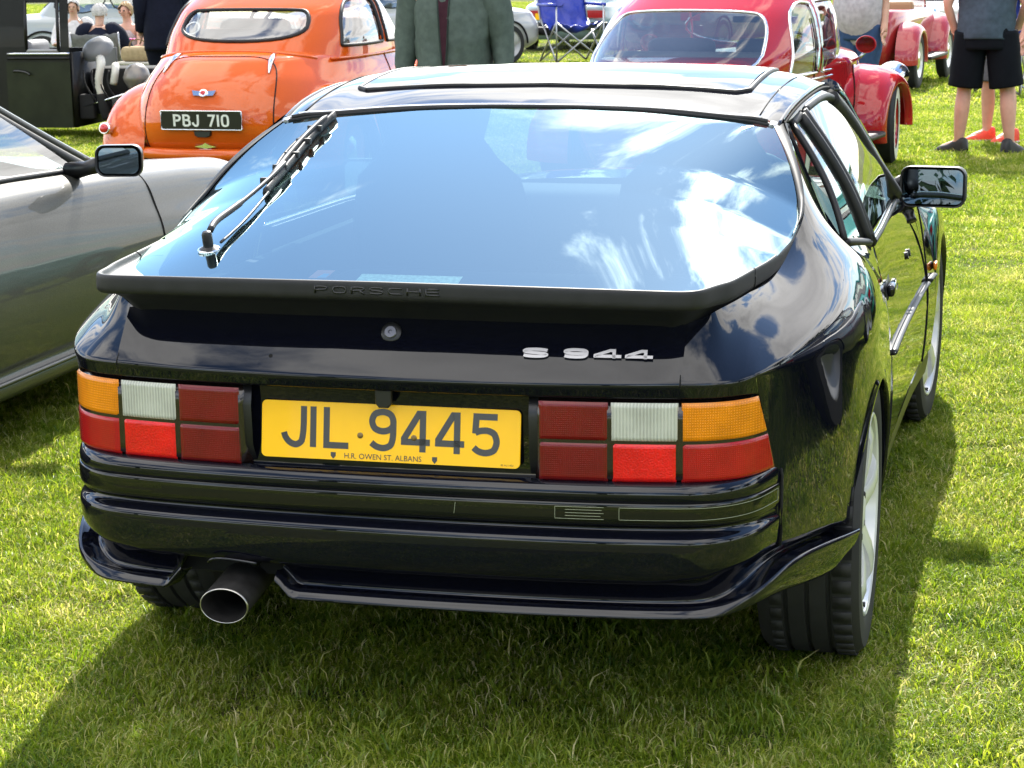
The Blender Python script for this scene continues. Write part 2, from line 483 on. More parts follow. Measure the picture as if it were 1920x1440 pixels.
def blade_mat():
    m = bpy.data.materials.new('grass_blade'); m.use_nodes = True
    t = m.node_tree; t.nodes.clear(); out = t.nodes.new('ShaderNodeOutputMaterial')
    at = t.nodes.new('ShaderNodeAttribute'); at.attribute_name = 'tint'
    geo = t.nodes.new('ShaderNodeNewGeometry')
    nz = t.nodes.new('ShaderNodeTexNoise'); nz.inputs['Scale'].default_value = 2.2; nz.inputs['Detail'].default_value = 7; nz.inputs['Roughness'].default_value = .62
    t.links.new(geo.outputs['Position'], nz.inputs['Vector'])
    ramp = t.nodes.new('ShaderNodeValToRGB'); e = ramp.color_ramp.elements
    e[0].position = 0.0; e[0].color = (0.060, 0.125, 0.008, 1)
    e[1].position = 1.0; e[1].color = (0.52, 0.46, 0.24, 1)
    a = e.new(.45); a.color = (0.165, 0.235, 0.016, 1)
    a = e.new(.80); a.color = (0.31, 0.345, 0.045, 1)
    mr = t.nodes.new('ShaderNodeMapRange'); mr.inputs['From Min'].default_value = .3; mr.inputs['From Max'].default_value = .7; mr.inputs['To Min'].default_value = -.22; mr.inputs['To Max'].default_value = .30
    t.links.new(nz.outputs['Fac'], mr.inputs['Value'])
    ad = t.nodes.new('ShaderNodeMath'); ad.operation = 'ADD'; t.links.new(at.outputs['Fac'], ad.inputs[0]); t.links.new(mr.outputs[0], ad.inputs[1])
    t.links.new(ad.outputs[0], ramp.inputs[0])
    d = t.nodes.new('ShaderNodeBsdfDiffuse'); tr = t.nodes.new('ShaderNodeBsdfTranslucent')
    vm = t.nodes.new('ShaderNodeVectorMath'); vm.operation = 'MULTIPLY'; vm.inputs[1].default_value = (1.45, 1.5, .75)
    t.links.new(ramp.outputs[0], d.inputs[0]); t.links.new(ramp.outputs[0], vm.inputs[0]); t.links.new(vm.outputs[0], tr.inputs[0])
    m1 = t.nodes.new('ShaderNodeMixShader'); m1.inputs[0].default_value = .52
    t.links.new(d.outputs[0], m1.inputs[1]); t.links.new(tr.outputs[0], m1.inputs[2])
    gl = t.nodes.new('ShaderNodeBsdfGlossy'); gl.inputs['Roughness'].default_value = .38; gl.inputs[0].default_value = (.9, .95, .8, 1)
    m2 = t.nodes.new('ShaderNodeMixShader'); m2.inputs[0].default_value = .022
    t.links.new(m1.outputs[0], m2.inputs[1]); t.links.new(gl.outputs[0], m2.inputs[2]); t.links.new(m2.outputs[0], out.inputs[0])
    return m
BLADE = blade_mat()
tiles = bpy.data.collections.new('grass_tiles')
def make_tile(k, size, n, hmin, hmax, wid):
    r = np.random.RandomState(100+k)
    V = np.zeros((n, 5, 3)); tint = np.zeros((n, 5))
    p = (r.rand(n, 2)-.5)*size
    cl = r.rand(n)                       # clumping: lean shared by neighbours
    ang = r.rand(n)*2*PI; ln = hmin + (hmax-hmin)*r.rand(n)**1.6
    cc = (r.rand(26, 2)-.5)*size; dd = ((p[:, None, :]-cc[None])**2).sum(2); kc = dd.argmin(1)
    hs = (.60 + .75*r.rand(26))[kc]; ln = ln*hs; tc_ = r.normal(0, .09, 26)[kc]
    lean = .60 + 1.05*r.rand(n)**.8; w = wid*(.6+.7*r.rand(n))
    dx, dy = np.cos(ang), np.sin(ang); ax, ay = -dy, dx
    tw = r.rand(n)*2*PI; ax, ay = np.cos(tw), np.sin(tw)
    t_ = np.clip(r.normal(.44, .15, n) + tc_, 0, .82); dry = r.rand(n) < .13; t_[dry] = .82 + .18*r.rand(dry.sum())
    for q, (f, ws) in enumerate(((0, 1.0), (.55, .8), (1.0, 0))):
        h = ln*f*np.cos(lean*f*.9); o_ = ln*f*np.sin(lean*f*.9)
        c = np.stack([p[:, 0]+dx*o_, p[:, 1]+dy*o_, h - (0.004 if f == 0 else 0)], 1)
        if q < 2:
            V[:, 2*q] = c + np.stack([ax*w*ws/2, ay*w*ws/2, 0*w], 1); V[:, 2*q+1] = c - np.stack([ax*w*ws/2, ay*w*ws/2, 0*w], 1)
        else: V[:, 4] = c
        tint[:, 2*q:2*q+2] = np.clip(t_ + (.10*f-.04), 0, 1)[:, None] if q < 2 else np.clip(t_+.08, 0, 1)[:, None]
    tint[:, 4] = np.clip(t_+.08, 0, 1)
    me = bpy.data.meshes.new('grass_tile')
    base = np.arange(n)[:, None]*5
    quads = np.hstack([base+0, base+1, base+3, base+2]); tris = np.hstack([base+2, base+3, base+4])
    me.vertices.add(n*5); me.vertices.foreach_set('co', V.reshape(-1))
    loops = np.concatenate([quads.reshape(-1), tris.reshape(-1)]); me.loops.add(len(loops)); me.loops.foreach_set('vertex_index', loops.astype(np.int32))
    st = np.concatenate([np.arange(n)*4, n*4+np.arange(n)*3]); me.polygons.add(2*n); me.polygons.foreach_set('loop_start', st.astype(np.int32))
    try: me.polygons.foreach_set('loop_total', np.concatenate([np.full(n, 4), np.full(n, 3)]).astype(np.int32))
    except Exception: pass
    me.update(calc_edges=True); me.validate()
    at = me.attributes.new('tint', 'FLOAT', 'POINT'); at.data.foreach_set('value', tint.reshape(-1).astype(np.float32))
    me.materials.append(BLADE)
    o = bpy.data.objects.new('grass_tile', me); tiles.objects.link(o)
    return o
for k in range(3): make_tile(k, .62, 9500, .014, .042, .0032)          # near: fine
for k in range(3, 5): make_tile(k, 1.3, 9000, .018, .046, .0058)       # middle
for k in range(5, 7): make_tile(k, 3.2, 9000, .024, .055, .014)        # far
make_tile(7, .11, 60, .030, .075, .0042); make_tile(8, .20, 70, .022, .060, .0050)      # odd taller tufts the mower missed
pts = []; rot = []; sc_ = []; idx = []
rg = np.random.RandomState(5)
def place(x0, x1, y0, y1, step, ids, keep=lambda x, y: True):
    y = y0
    while y < y1:
        x = x0
        while x < x1:
            px, py = x + (rg.rand()-.5)*step*.3, y + (rg.rand()-.5)*step*.3
            if keep(px, py):
                pts.append((px, py, zg(py))); rot.append((0, 0, rg.rand()*2*PI)); s = .9+.25*rg.rand(); sc_.append((s, s, s*(.8+.5*rg.rand()))); idx.append(int(rg.choice(ids)))
            x += step
        y += step
def view_edge(y):   # x-range of the frame at ground distance y, with a margin
    return -1.9 - .42*max(y, 0) - .4, 1.35 + .02*max(y, 0) + .5
near = lambda x, y: view_edge(y)[0] < x < view_edge(y)[1]
place(-7, 3, -.6, 7.0, .45, (0, 1, 2), near)
mid = lambda x, y: (view_edge(y)[0]-4 < x < view_edge(y)[1]+4.5) and (y >= 6.8 or not near(x, y))
place(-15, 6.5, -4.5, 18.5, .95, (3, 4), mid)
place(-42, 22, -9, 66, 2.3, (5, 6), lambda x, y: (y > 17.8 and view_edge(y)[0]-9 < x < 16) or (y < 18.5 and (x > view_edge(y)[1]+4 or x < view_edge(y)[0]-3.5)) or (y < -4))
for _ in range(520):
    y_ = -.5 + 14*rg.rand()**1.6; a_, b_ = view_edge(y_); x_ = a_ + (b_-a_)*rg.rand()
    pts.append((x_, y_, zg(y_))); rot.append((0, 0, rg.rand()*2*PI)); s = .6+.6*rg.rand(); sc_.append((s, s, s)); idx.append(int(rg.choice((7, 8))))
lawn_me = bpy.data.meshes.new('lawn_grass'); lawn_me.from_pydata(pts, [], [])
def va(name, typ, data, key):
    a_ = lawn_me.attributes.new(name, typ, 'POINT'); a_.data.foreach_set(key, np.array(data).reshape(-1))
va('rot', 'FLOAT_VECTOR', np.array(rot, np.float32), 'vector'); va('scl', 'FLOAT_VECTOR', np.array(sc_, np.float32), 'vector'); va('idx', 'INT', np.array(idx, np.int32), 'value')
lawn = bpy.data.objects.new('lawn_grass', lawn_me); COL.objects.link(lawn)
tag(lawn, 'short mown green and straw coloured grass blades covering the field', 'grass', kind='stuff')
ng = bpy.data.node_groups.new('scatter_grass', 'GeometryNodeTree')
ng.interface.new_socket('Geometry', in_out='INPUT', socket_type='NodeSocketGeometry'); ng.interface.new_socket('Geometry', in_out='OUTPUT', socket_type='NodeSocketGeometry')
gi = ng.nodes.new('NodeGroupInput'); go = ng.nodes.new('NodeGroupOutput')
ci = ng.nodes.new('GeometryNodeCollectionInfo'); ci.inputs['Collection'].default_value = tiles; ci.inputs['Separate Children'].default_value = True; ci.inputs['Reset Children'].default_value = True
iop = ng.nodes.new('GeometryNodeInstanceOnPoints'); iop.inputs['Pick Instance'].default_value = True
def named(nm, typ):
    n = ng.nodes.new('GeometryNodeInputNamedAttribute'); n.data_type = typ; n.inputs['Name'].default_value = nm; return n.outputs['Attribute']
m2p = ng.nodes.new('GeometryNodeMeshToPoints')
ng.links.new(gi.outputs[0], m2p.inputs['Mesh']); ng.links.new(m2p.outputs[0], iop.inputs['Points']); ng.links.new(ci.outputs[0], iop.inputs['Instance'])
e2r = ng.nodes.new('FunctionNodeEulerToRotation'); ng.links.new(named('rot', 'FLOAT_VECTOR'), e2r.inputs[0]); ng.links.new(e2r.outputs[0], iop.inputs['Rotation'])
ng.links.new(named('scl', 'FLOAT_VECTOR'), iop.inputs['Scale']); ng.links.new(named('idx', 'INT'), iop.inputs['Instance Index'])
ng.links.new(iop.outputs[0], go.inputs[0])
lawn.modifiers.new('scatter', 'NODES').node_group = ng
# ================================================================== hero car
BLK = paint('black_blue_paint', (0.0032, 0.0036, 0.0075), flake=0.3, rough=0.25, wave=0.0006)
RUB = mat('black_rubber_trim', (0.013, 0.013, 0.014), 0.52, spec=0.35, noise=(30, 0.2), bump=(900, 0.15, 0.0004))
PLA = mat('satin_black_plastic', (0.008, 0.008, 0.009), 0.38, bump=(500, 0.1, 0.0003))
GAP = mat('panel_gap', (0.001, 0.001, 0.001), 0.9)
CHR = mat('bright_metal', (0.75, 0.76, 0.78), 0.12, 1.0)
ALU = mat('brushed_badge_metal', (0.40, 0.40, 0.42), 0.38, 1.0)
DARKM = mat('sooty_steel', (0.035, 0.033, 0.032), 0.55, 0.6, noise=(40, 0.4))
TYRE = mat('tyre_rubber', (0.014, 0.014, 0.014), 0.75, noise=(25, 0.25), bump=(300, 0.2, 0.001))
RIMM = mat('pale_alloy', (0.66, 0.66, 0.65), 0.32, 0.25, coat=0.4, noise=(8, 0.05))
UNDER = mat('underbody', (0.004, 0.004, 0.004), 0.9)
INTR = mat('dark_interior_cloth', (0.010, 0.011, 0.013), 0.85, noise=(60, 0.25))
GLS = glass('hatch_glass', tint=(0.32, 0.42, 0.40), r0=0.31, refl=(0.76, 0.97, 0.98), wave=0.0)
GLS2 = glass('side_glass', tint=(0.30, 0.42, 0.40), r0=0.11)

HERO = thing('sports_coupe', 'glossy blue-black sports coupe with yellow JIL 9445 plate, parked nearest on the grass', 'car')
Bp = [(0, .05), (.15, .052), (.301, .058), (.433, .068), (.53, .081), (.60, .098), (.645, .122), (.678, .155), (.70, .195), (.722, .25), (.757, .35), (.80, .50), (.835, .65), (.858, .80), (.868, .95), (.866, 1.15), (.857, 1.35), (.853, 1.5), (.851, 1.75), (.852, 2.05), (.856, 2.4), (.867, 2.8), (.885, 3.1), (.892, 3.35), (.880, 3.65), (.83, 3.95), (.70, 4.14), (.4, 4.215), (0, 4.23)]
_bt = np.r_[0, np.cumsum(np.linalg.norm(np.diff(np.array(Bp), axis=0), axis=1) ** 0.5)]
Bc = spl(Bp, 6000)
Bs = np.r_[0, np.cumsum(np.linalg.norm(np.diff(Bc, axis=0), axis=1))]
_T = np.gradient(Bc, axis=0); Bn = np.stack([_T[:, 1], -_T[:, 0]], 1); Bn /= np.linalg.norm(Bn, axis=1)[:, None]
_kx = int(np.argmax(Bc[:, 0] > 0.8665)); _kx = _kx if _kx > 0 else 3000
def arc_of_x(x):
    """arc position on the tail part of the plan curve for a given x (0..0.866)"""
    return np.interp(x, Bc[:_kx, 0], Bs[:_kx])
def Bat(s, off=0.0):
    x = np.interp(s, Bs, Bc[:, 0]); y = np.interp(s, Bs, Bc[:, 1])
    nx = np.interp(s, Bs, Bn[:, 0]); ny = np.interp(s, Bs, Bn[:, 1])
    return x + off*nx, y + off*ny
_ky = int(np.argmax(Bc[:, 1] > 3.36))
def Wy(y): return np.interp(y, Bc[:, 1][Bc[:, 0] > .3], Bc[:, 0][Bc[:, 0] > .3])
Tz = lerp_curve([.15, .2, .3, .4, .5, .57, .62, .70, .75, .79, .84, .9], [.05, .03, .012, .003, 0, .005, .012, .023, .033, .042, .058, .08])
_tzs = np.linspace(.15, .9, 60); _tzv = Tz(_tzs)
_tzv = np.convolve(np.r_[[_tzv[0]]*3, _tzv, [_tzv[-1]]*3], np.ones(7)/7, 'valid')
def gY(y):
    t = np.clip((y - .3)/1.2, 0, 1); return .1 + .9*t*t*(3-2*t)
def Sx(y, z): return Wy(y) - np.interp(z, _tzs, _tzv)*gY(y)

ST = np.array([
 [(.553, .152, .868), (.556, .126, .835), (.560, .101, .803), (.5632, .0752, .771)],
 [(.590, .185, .880), (.602, .155, .838), (.613, .125, .803), (.6244, .0954, .7714)],
 [(.610, .21, .889), (.630, .185, .840), (.645, .150, .804), (.6606, .119, .772)],
 [(.630, .28, .894), (.652, .24, .850), (.671, .190, .812), (.689, .150, .777)],
 [(.645, .36, .897), (.672, .30, .856), (.693, .240, .820), (.7105, .189, .782)],
 [(.660, .47, .900), (.695, .40, .866), (.722, .33, .830), (.745, .275, .791)],
 [(.675, .60, .915), (.715, .55, .885), (.755, .50, .848), (.790, .44, .802)],
 [(.695, .75, .962), (.737, .72, .915), (.785, .69, .868), (.830, .64, .812)],
 [(.700, .85, 1.005), (.745, .85, .94), (.800, .86, .880), (.850, .84, .818)],
 [(.680, .96, 1.065), (.735, .96, .965), (.805, 1.0, .880), (.857, 1.0, .815)],
 [(.640, 1.10, 1.128), (.735, 1.02, .948), (.808, 1.10, .870), (.853, 1.14, .808)],
 [(.612, 1.25, 1.165), (.752, 1.09, .905), (.805, 1.2, .855), (.845, 1.25, .80)],
 [(.70, 1.33, 1.02), (.772, 1.20, .885), (.805, 1.28, .845), (.838, 1.34, .79)],
 [(.70, 1.40, 1.00), (.787, 1.32, .868), (.808, 1.37, .83), (.832, 1.42, .78)],
 [(.70, 1.48, .99), (.796, 1.47, .848), (.809, 1.48, .81), (.825, 1.49, .77)]])
NQ = 169
kk = np.linspace(0, 14, NQ)
def seam_tube(name, pts, r=0.0022, m=None, n=6, parent=None):
    return MB().add(*tube(pts, r, n)).build(name, m or GAP, parent or HERO)

def corner_round(P, ic, r, nA, nR, nB):
    """P dense polyline, ic index of the corner; round it with radius-like length r, resample to nA + nR + nB rows"""
    s = np.r_[0, np.cumsum(np.linalg.norm(np.diff(P, axis=0), axis=1))]
    f = lambda q: np.stack([np.interp(q, s, P[:, k]) for k in range(3)], 1)
    sc = s[ic]; r = min(r, sc*.8, (s[-1]-sc)*.8)
    A = f(np.linspace(0, sc-r, nA, endpoint=False)); C = f(np.linspace(sc+r, s[-1], nB+1))[1:]
    p0, p1, p2 = f(np.array([sc-r, sc, sc+r])); t = np.linspace(0, 1, nR)[:, None]
    # blend: true curve away from the corner, bezier at it
    Q = (1-t)**2*p0 + 2*t*(1-t)*p1 + t**2*p2
    return np.vstack([A, Q, C])
KB = np.array([3.2, 4.0, 4.6, 5.2, 5.6, 6.2, 6.8, 7.0]); YB = [.187, .222, .252, .264, .33, .45, .57, .636]; ZB = [.738, .65, .565, .42, .412, .400, .385, .372]
def bottom(k):
    if k <= 7.0:
        return np.interp(k, KB, YB), np.interp(k, KB, ZB)
    if k <= 12.0:
        a = math.radians(165 - (k-7.0)/5.0*160); return .945 + .320*math.cos(a), .296 + .320*math.sin(a)
    return np.interp(k, [12, 12.3, 14], [1.264, 1.275, 1.497]), np.interp(k, [12, 12.3, 14], [.324, .26, .25])
def quarter(side):
    rows = 24
    prof = np.stack([spl(st, rows, par=[0, 1, 2, 3]) for st in ST])            # 15 x rows x 3
    dense = np.stack([np.stack([nspl(np.arange(15.0), prof[:, r, c], kk) for c in range(3)], 1) for r in range(rows)])  # rows x NQ x 3
    rr = np.interp(kk, [0, 4, 5, 6, 7, 8, 11, 14], [.007, .010, .018, .040, .075, .10, .10, .09])
    out = []
    for j, k in enumerate(kk):
        top = dense[:, j]; C = top[-1]; t = np.linspace(0, 1, 30)[1:, None]
        if k < 3.2:
            i = np.argmin((Bc[:_kx, 0]-C[0])**2 + (Bc[:_kx, 1]-C[1])**2); x, y = Bat(Bs[i], .004)
            Q = np.array([x, y, .744]); w = np.clip((k-2.6)/.6, 0, 1)
            Q = Q*(1-w) + np.array([.6955, .186, .738])*w
            D = C + (Q-C)*t
            inn = np.array([D[-1][0]-Bn[i][0]*.03, D[-1][1]-Bn[i][1]*.03, D[-1][2]-.004])
        else:
            y, z = bottom(k)
            yy = C[1] + (y-C[1])*t[:, 0]; zz = C[2] + (z-C[2])*t[:, 0]
            xx = Sx(yy, zz) + (C[0] - Sx(C[1], C[2]))*(1-t[:, 0])**2.2
            if k > 6.6:      # flared arch lip
                fl = np.clip((k-6.6)/.6, 0, 1)*np.clip((12.6-k)/.6, 0, 1)
                xx = xx + .006*fl*np.clip((t[:, 0]-.72)/.28, 0, 1)**2
            D = np.stack([xx, yy, zz], 1)
            inn = D[-1] + np.array([-.035, .0, -.002 if k < 7 or k > 12 else 0])
        P = np.vstack([top, D])
        R = corner_round(P, rows-1, rr[j], 26, 12, 26)
        e = D[-1]; R = np.vstack([R, e*.8 + inn*.2 + np.array([0, 0, -.002]), inn])
        out.append(R)
    G = np.stack(out, 1)
    if side < 0: G = mirror(G)
    # above the belt line and ahead of the C pillar is window, not sheet metal
    nr = G.shape[0]
    jc = np.searchsorted(kk, 11.0)
    cut = 9
    return grid('quarter_panel', G, BLK, HERO, skip=lambda i, j: j >= jc and i < cut, flip=side < 0), G, jc, cut
QR, GQ, JC, CUT = quarter(1)
QL, _, _, _ = quarter(-1)

# lid below the spoiler
def lid():
    xs = np.linspace(-.5615, .5615, 97); cols = []
    dY = [.094, .075, .056, .037, .018, 0]; dZ = [.113, .093, .071, .048, .024, 0]
    for x in xs:
        s = arc_of_x(abs(x)); cx0, cy0 = Bat(s, .012); cx0 = math.copysign(abs(cx0), x) if x else 0
        zc0 = .766 + .005*(abs(x)/.5615)**2
        e = (abs(x)/.5615)**6
        up_ = spl([(cx0, cy0 + dY[i]*(1-.18*e), zc0 + dZ[i]*(1-.13*e)) for i in range(6)], 24)
        bx, by = Bat(s, .004); bx = math.copysign(abs(bx), x) if x else 0
        D = np.linspace(up_[-1], (bx, by, .744), 8)[1:]
        P = corner_round(np.vstack([up_, D]), 23, .007, 26, 9, 6)
        ix, iy = Bat(s, -.028); ix = math.copysign(abs(ix), x) if x else 0
        P = np.vstack([P, (bx, by+.004, .7415), (ix, iy, .739)])
        cols.append(P)
    G = np.stack(cols, 1)
    return grid('tailgate_lid', G, BLK, HERO), G
LID, GL_ = lid()
for sd in (1, -1):
    pts = [p*np.array([sd, 1, 1]) for p in GQ[:38:2, 0]]
    seam_tube('panel_seam', pts, .0018)
# lock barrel in the lid
def disc(loc, nrm, prof, m, name, parent, n=24):
    q = Vector(nrm).to_track_quat('Z', 'Y').to_matrix().to_4x4(); M = Matrix.Translation(loc) @ q
    V, F = lathe(prof, n); F = F + [tuple((len(prof)-1)*n + k for k in range(n))]
    return MB().add(V, F, M).build(name, m, parent, auto=40)
lk = disc((0, .100, .846), (0, -1, .5), [(.020, -.006), (.020, .002), (.017, .004), (.013, .0045)], PLA, 'lid_lock', HERO)
disc((0, .0955, .8475), (0, -1, .5), [(.0125, -.003), (.0125, .002), (.011, .0035), (.004, .0035), (.003, .001)], mat('worn_lock', (0.16, 0.16, 0.18), 0.35, 0.8), 'lock_barrel', lk)

# ------------------------------------------------------------ spoiler flange round the glass
RIMC = [(0, .030, .955), (.3, .035, .953), (.505, .048, .950), (.572, .062, .948), (.600, .085, .948), (.614, .135, .947), (.627, .19, .945), (.640, .25, .944), (.658, .39, .944), (.675, .53, .945), (.688, .69, .954), (.697, .78, .975), (.703, .86, 1.004)]
BASC = [(0, .130, .868), (.3, .137, .866), (.49, .152, .864), (.535, .150, .866), (.560, .165, .872), (.585, .195, .882), (.603, .235, .888), (.618, .285, .890), (.636, .38, .893), (.652, .50, .896), (.668, .62, .912), (.688, .755, .955), (.696, .86, .995)]
GLAC = [(0, .20, .917), (.3, .205, .916), (.44, .215, .913), (.50, .23, .911), (.535, .255, .910), (.558, .29, .911), (.577, .33, .913), (.594, .38, .916), (.622, .48, .925), (.648, .58, .935), (.670, .70, .950), (.684, .79, .973), (.694, .86, 1.0)]
def spoiler():
    K = len(RIMC); rim, bas, gla = map(np.array, (RIMC, BASC, GLAC))
    st = []
    for i in range(K):
        a, b, g = rim[i], bas[i], gla[i]
        w = g-a; wl = max(np.linalg.norm(w[:2]), 1e-3); wd = w/wl
        inn = min(.014, wl*.35); lh = min(.034, (a[2]-b[2])*.62)
        d = b-a; d[2] = 0
        pts = [g, g + (a-g)*.45 + np.array([0, 0, -.004]), a + wd*inn*1.6 + np.array([0, 0, -.006]), a + wd*inn + np.array([0, 0, .0]), a + wd*.004 + np.array([0, 0, .0005]), a + np.array([0, 0, -.003]), a + np.array([0, 0, -lh*.5]) - wd*.0015,
               a + np.array([0, 0, -lh]), a + np.array([0, 0, -lh-.005]) + d*.10, a + np.array([0, 0, -lh-.008]) + d*.32, a*.22 + b*.78 + np.array([0, 0, -.003*1]), b + np.array([0, 0, -.006])]
        st.append(pts)
    st = np.array(st)
    u = np.r_[np.linspace(0, 12, 150)]
    full = np.stack([np.stack([nspl(np.arange(float(K)), st[:, r, c], u) for c in range(3)], 1) for r in range(st.shape[1])])
    # densify rows with a light spline
    dr = np.stack([spl(full[:, j], np.linspace(0, 1, 40)) for j in range(full.shape[1])], 1)
    L = mirror(dr[:, ::-1]); G = np.concatenate([L[:, :-1], dr], 1)
    return grid('rear_spoiler', G, RUB, HERO), G
SPO, GS = spoiler()
for sd in (1, -1):       # joint in the flange
    j = 149 + sd*int(149*(8/12))
    seam_tube('spoiler_joint', [p for p in GS[2:38:2, j]], .0014, parent=SPO)
# moulded lettering on the lip
LET = mat('moulded_lettering', (0.004, 0.004, 0.005), 0.30)
tm, tw = text_mesh('PORSCHE', .031, .0135, .0032, .0055, depth=.0012)
o = tm.build('moulded_lettering', LET, SPO); o.location = (-.130, .0283, .9305); o.rotation_euler = (math.radians(-4), 0, math.radians(0.3))

# ------------------------------------------------------------ rear glass
def glass_z(x, y):
    zc = .909 + (y-.17)*.2610 + .014*np.sin(np.clip((y-.17)/1.09, 0, 1)*PI)
    D = np.interp(y, [.17, .39, .55, .69, .86, 1.0, 1.15, 1.3], [.012, .055, .085, .102, .096, .058, .018, .012])
    return zc - D*(np.abs(x)/.69)**4.2
def rear_glass():
    us = np.linspace(-1, 1, 81); v = np.linspace(0, 1, 61); hw = spl_curve([0, .2, .45, .62, .8, 1], [.615, .660, .688, .692, .655, .592])
    P = np.zeros((61, 81, 3))
    y1 = lambda x: np.interp(np.abs(x), [0, .267, .399, .528, .592], [1.26, 1.23, 1.2, 1.172, 1.15])
    for i, vv in enumerate(v):
        x = us*hw(vv); u_ = us
        y0 = .150 + .12*np.abs(u_)**8; yt = y1(us*.592)
        y = y0 + (yt-y0)*vv
        P[i, :, 0] = x; P[i, :, 1] = y; P[i, :, 2] = glass_z(x, y)
    return grid('rear_window', P, GLS, HERO), P
RG, PG = rear_glass()
# dark ceramic border inside the pane and rubber frame strips to the body
BORD = mat('glass_border', (0.004, 0.004, 0.005), 0.2)
for sd in (1, -1):
    edge = PG[30:, -1 if sd > 0 else 0]; inner = GQ[0, :]
    I = spl(np.vstack([[(.697, .80, .985)], ST[8:12, 0]]), 31)*np.array([sd, 1, 1])
    mid = (edge+I)/2 + np.array([0, 0, .006])
    G = np.stack([edge + np.array([0, 0, .002]), edge*.75+mid*.25+np.array([0, 0, .004]), mid, I*.8+mid*.2+np.array([0, 0, .002]), I - np.array([0, 0, .004])])
    grid('window_frame', G, RUB, HERO, flip=sd < 0)
# bright hinge caps
for sd in (1, -1):
    V, F = box((0, 0, 0), (.018, .026, .010)); M = Matrix.Translation((.592*sd, 1.155, 1.160)) @ Euler((math.radians(16), math.radians(14*sd), 0)).to_matrix().to_4x4()
    bevel(MB().add(V, F, M).build('hinge_cap', ALU, HERO), .003)
# heater wires printed on the pane
WIRE = mat('heater_wire', (0.25, 0.22, 0.16), 0.5)
# stickers seen through / on the glass
def on_glass(x, y, dz=.0018): return np.array([x, y, glass_z(x, y)+dz])
def glass_patch(name, quad, m, parent, n=6):
    q = np.array(quad); G = np.zeros((n, n, 3))
    for i in range(n):
        for j in range(n):
            a, b = i/(n-1), j/(n-1)
            p = q[0]*(1-a)*(1-b) + q[1]*(1-a)*b + q[2]*a*b + q[3]*a*(1-b)
            G[i, j] = on_glass(*p)
    return grid(name, G, m, parent)
stk = glass_patch('club_sticker', [(-.213, .232), (-.176, .232), (-.168, .268), (-.205, .268)], mat('sticker_red', (0.55, 0.12, 0.08), 0.3), RG); stk.location.z = -.004
o = glass_patch('club_sticker', [(-.196, .233), (-.177, .233), (-.174, .252), (-.186, .252)], mat('sticker_blue', (0.06, 0.25, 0.6), 0.3), RG); o.location.z = -.0034
glass_patch('frosted_sticker', [(-.112, .222), (.098, .222), (.100, .256), (-.108, .256)], mat('sticker_pale', (0.45, 0.62, 0.58), 0.4, noise=(120, 0.5)), RG).location.z = -.004

# ------------------------------------------------------------ rear wiper
wp = [on_glass(x, y, h) for x, y, h in [(-.476, .372, .038), (-.484, .42, .038), (-.482, .50, .032), (-.474, .62, .027), (-.468, .72, .026), (-.467, .80, .026)]]
wiper = MB().add(*tube(spl(wp, 24), [.0075]*11+[.005]*13, 8)).build('wiper_arm', RUB, HERO)
disc(on_glass(-.476, .361, 0), (0, -.25, 1), [(.022, -.004), (.022, .004), (.014, .008), (.011, .010), (.011, .036), (.008, .042), (.003, .044)], PLA, 'wiper_pivot', wiper)
disc(on_glass(-.476, .361, .0), (0, -.25, 1), [(.0235, .0), (.0235, .0035), (.021, .005)], CHR, 'pivot_washer', wiper)
wb = [on_glass(x, y, .010) for x, y in [(-.462, .655), (-.466, .78), (-.470, .90), (-.472, 1.03), (-.464, 1.145)]]
MB().add(*tube(spl(wb, 24), .0050, 6, flat=2.4)).build('wiper_blade', RUB, wiper)
wb2 = [on_glass(x, y, .024) for x, y in [(-.468, .70), (-.480, .85), (-.478, 1.0), (-.468, 1.10)]]
MB().add(*tube(spl(wb2, 16), [.003]+[.007]*14+[.003], 6)).build('wiper_bridge', RUB, wiper)
wb3 = [on_glass(x, y, .018) for x, y in [(-.474, .74), (-.500, .86), (-.494, .98), (-.474, 1.07)]]
MB().add(*tube(spl(wb3, 14), .004, 6)).build('wiper_bridge', RUB, wiper)
for a in (.72, .80, .88, .96, 1.04):
    V, F = box(tuple(on_glass(-.478, a, .017)), (.034, .016, .014))
    bevel(MB().add(V, F).build('wiper_clip', RUB, wiper), .002)
seam_tube('washer_hose', spl([on_glass(x, y, .010) for x, y in [(-.455, .375), (-.448, .45), (-.448, .54), (-.455, .66)]], 16), .0032, PLA, parent=wiper)

# ------------------------------------------------------------ tail panel, lamps, plate
def sweep(profile, x0, x1, n, zf=None):
    """profile list of (off, z) swept along the tail plan curve from x0 to x1 (signed)"""
    s0 = math.copysign(arc_of_x(abs(x0)), x0); s1 = math.copysign(arc_of_x(abs(x1)), x1)
    G = np.zeros((len(profile(s0) if callable(profile) else profile), n, 3))
    for j, s in enumerate(np.linspace(s0, s1, n)):
        pr_ = profile(s) if callable(profile) else profile
        for i, (off, z) in enumerate(pr_):
            x, y = Bat(abs(s), off); G[i, j] = (math.copysign(x, s) if s else 0.0, y, z)
    return G
TP = sweep([(-.028, .748), (-.030, .74), (-.030, .60), (-.026, .575)], -.70, .70, 101)
grid('tail_panel', TP, BLK, HERO)
LENS_R = dict(red=(0.36, 0.004, 0.006), dark=(0.15, 0.003, 0.005), refl=(0.62, 0.008, 0.008), amber=(0.70, 0.22, 0.004), clear=(0.42, 0.43, 0.37))
